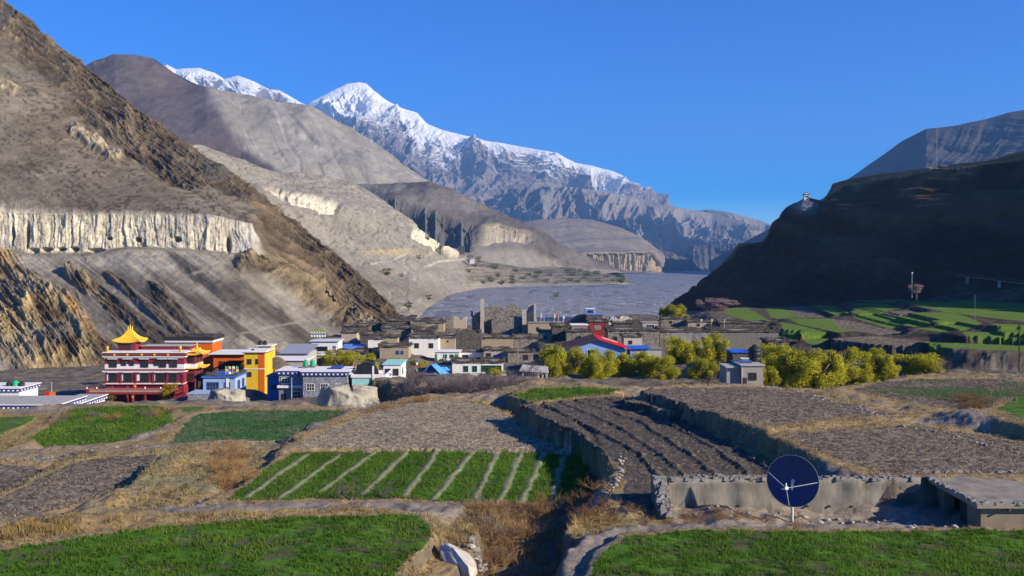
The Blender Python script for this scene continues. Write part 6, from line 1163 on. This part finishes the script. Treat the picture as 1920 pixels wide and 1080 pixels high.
# bare trees and dry shrubs: forked twigs
def twig_mesh(name, seed, nb, lev, tone, spread=.9, r0=.02, up=.7, mat=DRY):
    rs = np.random.RandomState(seed); V, C = [], []
    def seg(a, b_, r_, c_):
        d = b_ - a; s_ = np.cross(d, rs.normal(size=3)); s_ = s_ / (np.linalg.norm(s_) + 1e-9) * r_; s2 = np.cross(d, s_); s2 = s2 / (np.linalg.norm(s2) + 1e-9) * r_
        for q in (s_, s2): V.extend([a - q, a + q, b_ + q * .5, b_ - q * .5]); C.extend([c_] * 4)
    def grow(p, d, L, r_, k):
        c_ = mix(tone[0], tone[1], np.array(rs.rand())); e = p + d * L; seg(p, e, r_, c_)
        if k == 0: return
        for _ in range(rs.randint(2, 4)):
            nd_ = d + rs.normal(size=3) * .45; nd_[2] += .12; nd_ /= np.linalg.norm(nd_); grow(p + d * L * rs.uniform(.45, 1), nd_, L * rs.uniform(.55, .8), r_ * .62, k - 1)
    for _ in range(nb):
        d = rs.normal(size=3) * spread; d[2] = abs(d[2]) * .4 + up; d /= np.linalg.norm(d); grow(np.array([rs.normal() * .05, rs.normal() * .05, -.03]), d, rs.uniform(.28, .45), r0, lev)
    V = np.array(V); return raw_mesh(name, V, quads=np.arange(len(V)).reshape(-1, 4), mat=mat, col=np.array(C), smooth=False)
BARE = [twig_mesh('bare_tree', 80 + i, 7, 5, ((.13, .105, .105), (.26, .215, .21)), 0.7, .014) for i in range(3)]
for k in range(40):
    u = 760 + 6.4 * k + rnd.uniform(-6, 6); v = np.interp(u, [765, 850, 940, 1010], [727, 746, 742, 722]) + rnd.uniform(-9, 0); Yk = 17.4 * F / (v - VH) if u < 985 else 19.5 * F / (v - VH); o = bpy.data.objects.new('bare_tree', BARE[k % 3]); COL.objects.link(o); x_ = (u - 960) / F * Yk
    o.location = (x_, Yk, ground_z(x_, Yk)); s_ = rnd.uniform(2.3, 3.1); o.scale = (s_ * 1.3, s_ * 1.3, s_); o.rotation_euler = (0, 0, rnd.uniform(0, 6)); tag(o, 'leafless purplish fruit tree in the thicket below the blue tarpaulin tent', 'bare tree', 'leafless fruit trees of the thicket')
for (u, vb, hpx, Y, lb, s_) in ((658, 935, 62, 51.5, 'bare grey sapling in front of the striped wheat field', 1), (720, 930, 40, 52, 'smaller bare sapling right of the grey one', 1), (1322, 722, 34, 150, 'pale bare sapling left of the solar house', 1), (1760, 714, 46, 158, 'tall white barked bare sapling before the cliff', .6), (1775, 712, 34, 160, 'shorter white barked bare sapling before the cliff', .6)):
    o = bpy.data.objects.new('bare_sapling', BARE[int(u) % 3]); COL.objects.link(o); o.location = px(u, vb, Y); h = hpx / F * Y; o.location.z = ground_z(o.location.x, o.location.y); o.scale = (h * .8 * s_, h * .8 * s_, h * .95); tag(o, lb, 'bare tree')
SHR = [twig_mesh('dry_shrub', 90 + i, 16, 3, t_, 1.0, .010, .5) for i, t_ in enumerate((((.17, .09, .05), (.33, .19, .10)), ((.16, .125, .10), (.28, .225, .18)), ((.30, .17, .07), (.48, .30, .13))))]
def shrub(u, v, zf, hpx, kind, lab, grp):
    Yk = -zf * F / (v - VH); x_ = (u - 960) / F * Yk; o = bpy.data.objects.new('dry_shrub', SHR[kind]); COL.objects.link(o); o.location = (x_, Yk, ground_z(x_, Yk)); h = hpx / F * Yk; o.scale = (h * 1.35, h * 1.35, h * 1.2); o.rotation_euler = (0, 0, rnd.uniform(0, 6)); tag(o, lab, 'shrub', grp)
for k in range(64): t = rnd.random(); u = 890 + t * 240 + rnd.uniform(-10, 10); v = rnd.uniform(955, 1075 - t * 60); shrub(u, v, -13.6 if v > 975 else -14, rnd.uniform(22, 46), rnd.choice((0, 1, 2, 2, 2)), 'brown twiggy shrub filling the gully beside the white boulder', 'shrubs in the gully')
for k in range(30): t = rnd.random(); shrub(400 + 90 * t + rnd.uniform(-16, 16) - 70 * max(0, t - .6), 845 + rnd.uniform(0, 82), -14.8, rnd.uniform(16, 36), rnd.choice((0, 2, 2)), 'rust coloured shrub between the dry grass and the striped field', 'rusty shrubs by the striped field')
for k in range(26): u = rnd.uniform(1110, 1560); shrub(u, rnd.uniform(962, 982), -12.3, rnd.uniform(12, 26), rnd.choice((2, 2, 0)), 'tan shrub on the strip below the mud wall', 'shrubs below the mud wall')
for k in range(20): t = rnd.random(); shrub(690 + 130 * t, np.interp(t, [0, 1], [775, 745]) + rnd.uniform(-4, 2), -13.9, rnd.uniform(9, 18), rnd.choice((2, 0)), 'reddish dry shrub along the left crest of the beige stubble', 'shrubs on the stubble crest')
for k in range(14): t = rnd.random(); shrub(600 + 60 * t, 812 - 36 * t + rnd.uniform(-6, 4), -15.2, rnd.uniform(10, 24), rnd.choice((2, 0)), 'tan shrub on the bank between blue green field and stubble', 'shrubs by the blue green field')
for k in range(16): u = rnd.uniform(1000, 1330); shrub(u, rnd.uniform(712, 726), -19.6, rnd.uniform(10, 20), rnd.choice((1, 1, 0)), 'greyish dry shrub along the foot of the middle willow row', 'shrubs below the middle willows')
for k in range(14): t = rnd.random(); shrub(1800 + 60 * t, 752 + rnd.uniform(-10, 20), -10.9, rnd.uniform(12, 30), rnd.choice((0, 2)), 'reddish shrub on the bank at the corner green plot', 'shrubs by the corner plot')
for k in range(18): u = rnd.uniform(10, 330); shrub(u, np.interp(u, [10, 100, 330], [815, 785, 770]) + rnd.uniform(-8, 6), -19.6, rnd.uniform(10, 22), rnd.choice((1, 2, 0)), 'dry shrub on the bank around the left green fields', 'shrubs around the left green fields')
# ------------------------------------------------------------------ crop shoots, straw and dry grass (uncountable)
def idx_of(x, y):
    r = (np.log(y) - math.log(24.)) / (math.log(760.) - math.log(24.)) * (nr - 1); q = (960 + F * x / y + 420) / 2840 * (nc - 1); return np.clip(np.round(r).astype(int), 0, nr - 1), np.clip(np.round(q).astype(int), 0, nc - 1)
def scatter(sel, dens, y0, y1, seed, umin=-60, umax=1980):
    rs = np.random.RandomState(seed); x0, x1 = (umin - 960) / F * y1, (umax - 960) / F * y1; n = int((x1 - x0) * (y1 - y0) * dens); x = rs.uniform(x0, x1, n); y = rs.uniform(y0, y1, n); u = 960 + F * x / y
    k = (u > umin) & (u < umax); x, y = x[k], y[k]; i, j = idx_of(x, y); k = sel[i, j]; x, y, i, j = x[k], y[k], i[k], j[k]
    return x, y, Zg[i, j], rs
def blades(name, sel, dens, y0, y1, seed, nb, h, w, lean, tone, label, cat='grass', dens_noise=None, hvar=.5):
    x, y, z, rs = scatter(sel, dens, y0, y1, seed)
    if len(x) == 0: return
    if dens_noise: k = fbm(x / dens_noise, y / dens_noise, 3, seed) > rs.uniform(.3, .6, len(x)); x, y, z = x[k], y[k], z[k]
    x, y, z = [np.repeat(q, nb) for q in (x, y, z)]; n = len(x); a = rs.rand(n) * 6.28; L = h * (1 - hvar + 2 * hvar * rs.rand(n)); ln = lean * rs.rand(n) * L
    x = x + rs.normal(size=n) * w * 1.5; y = y + rs.normal(size=n) * w * 1.5; b_ = rs.rand(n) * 6.28; ww = w * (.6 + .8 * rs.rand(n))
    V = np.stack([np.stack([x - np.cos(b_) * ww, y - np.sin(b_) * ww, z - .03], -1), np.stack([x + np.cos(b_) * ww, y + np.sin(b_) * ww, z - .03], -1), np.stack([x + np.cos(a) * ln, y + np.sin(a) * ln, z + L], -1)], 1)
    t = np.clip(rs.normal(.5, .25, n) + (fbm(x / 2.5, y / 2.5, 3, seed + 1) - .5) * 1.4, 0, 1); C = np.repeat(mix(tone[0], tone[1], t), 3, 0)
    o = mobj(name, raw_mesh(name, V.reshape(-1, 3), tris=np.arange(3 * n).reshape(-1, 3), mat=LEAF, col=C, smooth=False)); tag(o, label, cat, kind='stuff')
WH = ((.045, .115, .008), (.16, .25, .03))
for fi_, (dn, y0, y1, hh) in {0: (95, 31, 43, .13), 1: (95, 31, 42, .13), 2: (38, 49, 67, .16), 7: (14, 82, 96, .2), 10: (13, 84, 125, .22), 11: (5, 78, 112, .2)}.items():
    blades('wheat_shoots', (kid == fi_) & ~((fi_ == 2) & (dstr < .3)), dn, y0, y1, 300 + fi_, 3, hh, .022 * max(1, y0 / 40), .7, WH if fi_ != 11 else ((.04, .11, .03), (.12, .17, .07)), 'wheat shoots on the ' + FIELDS[fi_][1].replace(' wheat', ''), 'wheat', .6 if fi_ in (0, 1) else None)
for fi_, (dn, y0, y1) in {3: (16, 60, 100), 4: (5, 48, 80), 5: (11, 54, 78), 6: (17, 43, 60), 12: (12, 53, 76), 8: (7, 60, 85)}.items():
    if fi_ == 12: fi2 = 12
    tone = ((.30, .245, .165), (.55, .46, .31)) if fi_ == 3 else ((.17, .135, .10), (.42, .34, .24))
    blades('straw_stubble', kid == fi_, dn, y0, y1, 330 + fi_, 2, .09, .035, 2.2, tone, 'straw stubble on the ' + FIELDS[fi_][1], 'stubble')
eg = out & (dmin < np.clip(.02 * Yg, .4, 1.5)) & (cd != 'path'); TAN = ((.24, .16, .07), (.46, .34, .16))
blades('dry_grass', eg, 24, 30, 62, 350, 4, .13, .02, .8, TAN, 'tan dry grass fringing the nearer field edges', dens_noise=2.2)
blades('dry_grass', eg, 7, 62, 125, 351, 4, .19, .035, .8, TAN, 'tan dry grass fringing the farther field edges', dens_noise=3)
blades('dry_grass', out & (cd == 'dry') & (dctl < .5), 26, 31, 46, 352, 5, .27, .02, .8, ((.24, .16, .05), (.48, .34, .13)), 'tall tan grass along the bottom path', dens_noise=2.5)
blades('dry_grass', out & (cd == 'dry') & (dctl < .5), 9, 46, 110, 353, 4, .20, .03, .8, ((.22, .17, .05), (.44, .33, .13)), 'yellowish dry grass patch left of the striped field', dens_noise=3)
blades('dry_grass', out & (cd == 'gully'), 22, 30, 54, 354, 5, .36, .016, .8, ((.27, .18, .07), (.50, .36, .17)), 'straw coloured tall grass in the gully', dens_noise=2)
blades('dry_grass', out & (cd != 'path') & (cd != 'yard') & (Yg < 128) & (dfoot > 3), 3, 32, 125, 360, 4, .13, .03, .9, ((.20, .15, .07), (.42, .33, .17)), 'sparse dry grass scattered over the banks', dens_noise=4)
HAZE = 5.2e-5
# ------------------------------------------------------------------ haze
hm = bpy.data.materials.new('haze'); hm.use_nodes = True; ht = hm.node_tree
for n in list(ht.nodes): ht.nodes.remove(n)
ho = ht.nodes.new('ShaderNodeOutputMaterial'); pv = ht.nodes.new('ShaderNodeVolumePrincipled')
pv.inputs['Color'].default_value = (.25, .53, 1.0, 1); pv.inputs['Density'].default_value = HAZE; pv.inputs['Anisotropy'].default_value = 0.0
ht.links.new(pv.outputs[0], ho.inputs['Volume'])
bm = bmesh.new(); bmesh.ops.create_cube(bm, size=1)
me = bpy.data.meshes.new('haze'); bm.to_mesh(me); bm.free(); me.materials.append(hm)
hz = mobj('haze', me); hz.scale = (24000, 20200, 3020); hz.location = (0, 9990, 1370)
tag(hz, 'thin blue haze filling the valley air', 'haze', kind='stuff')
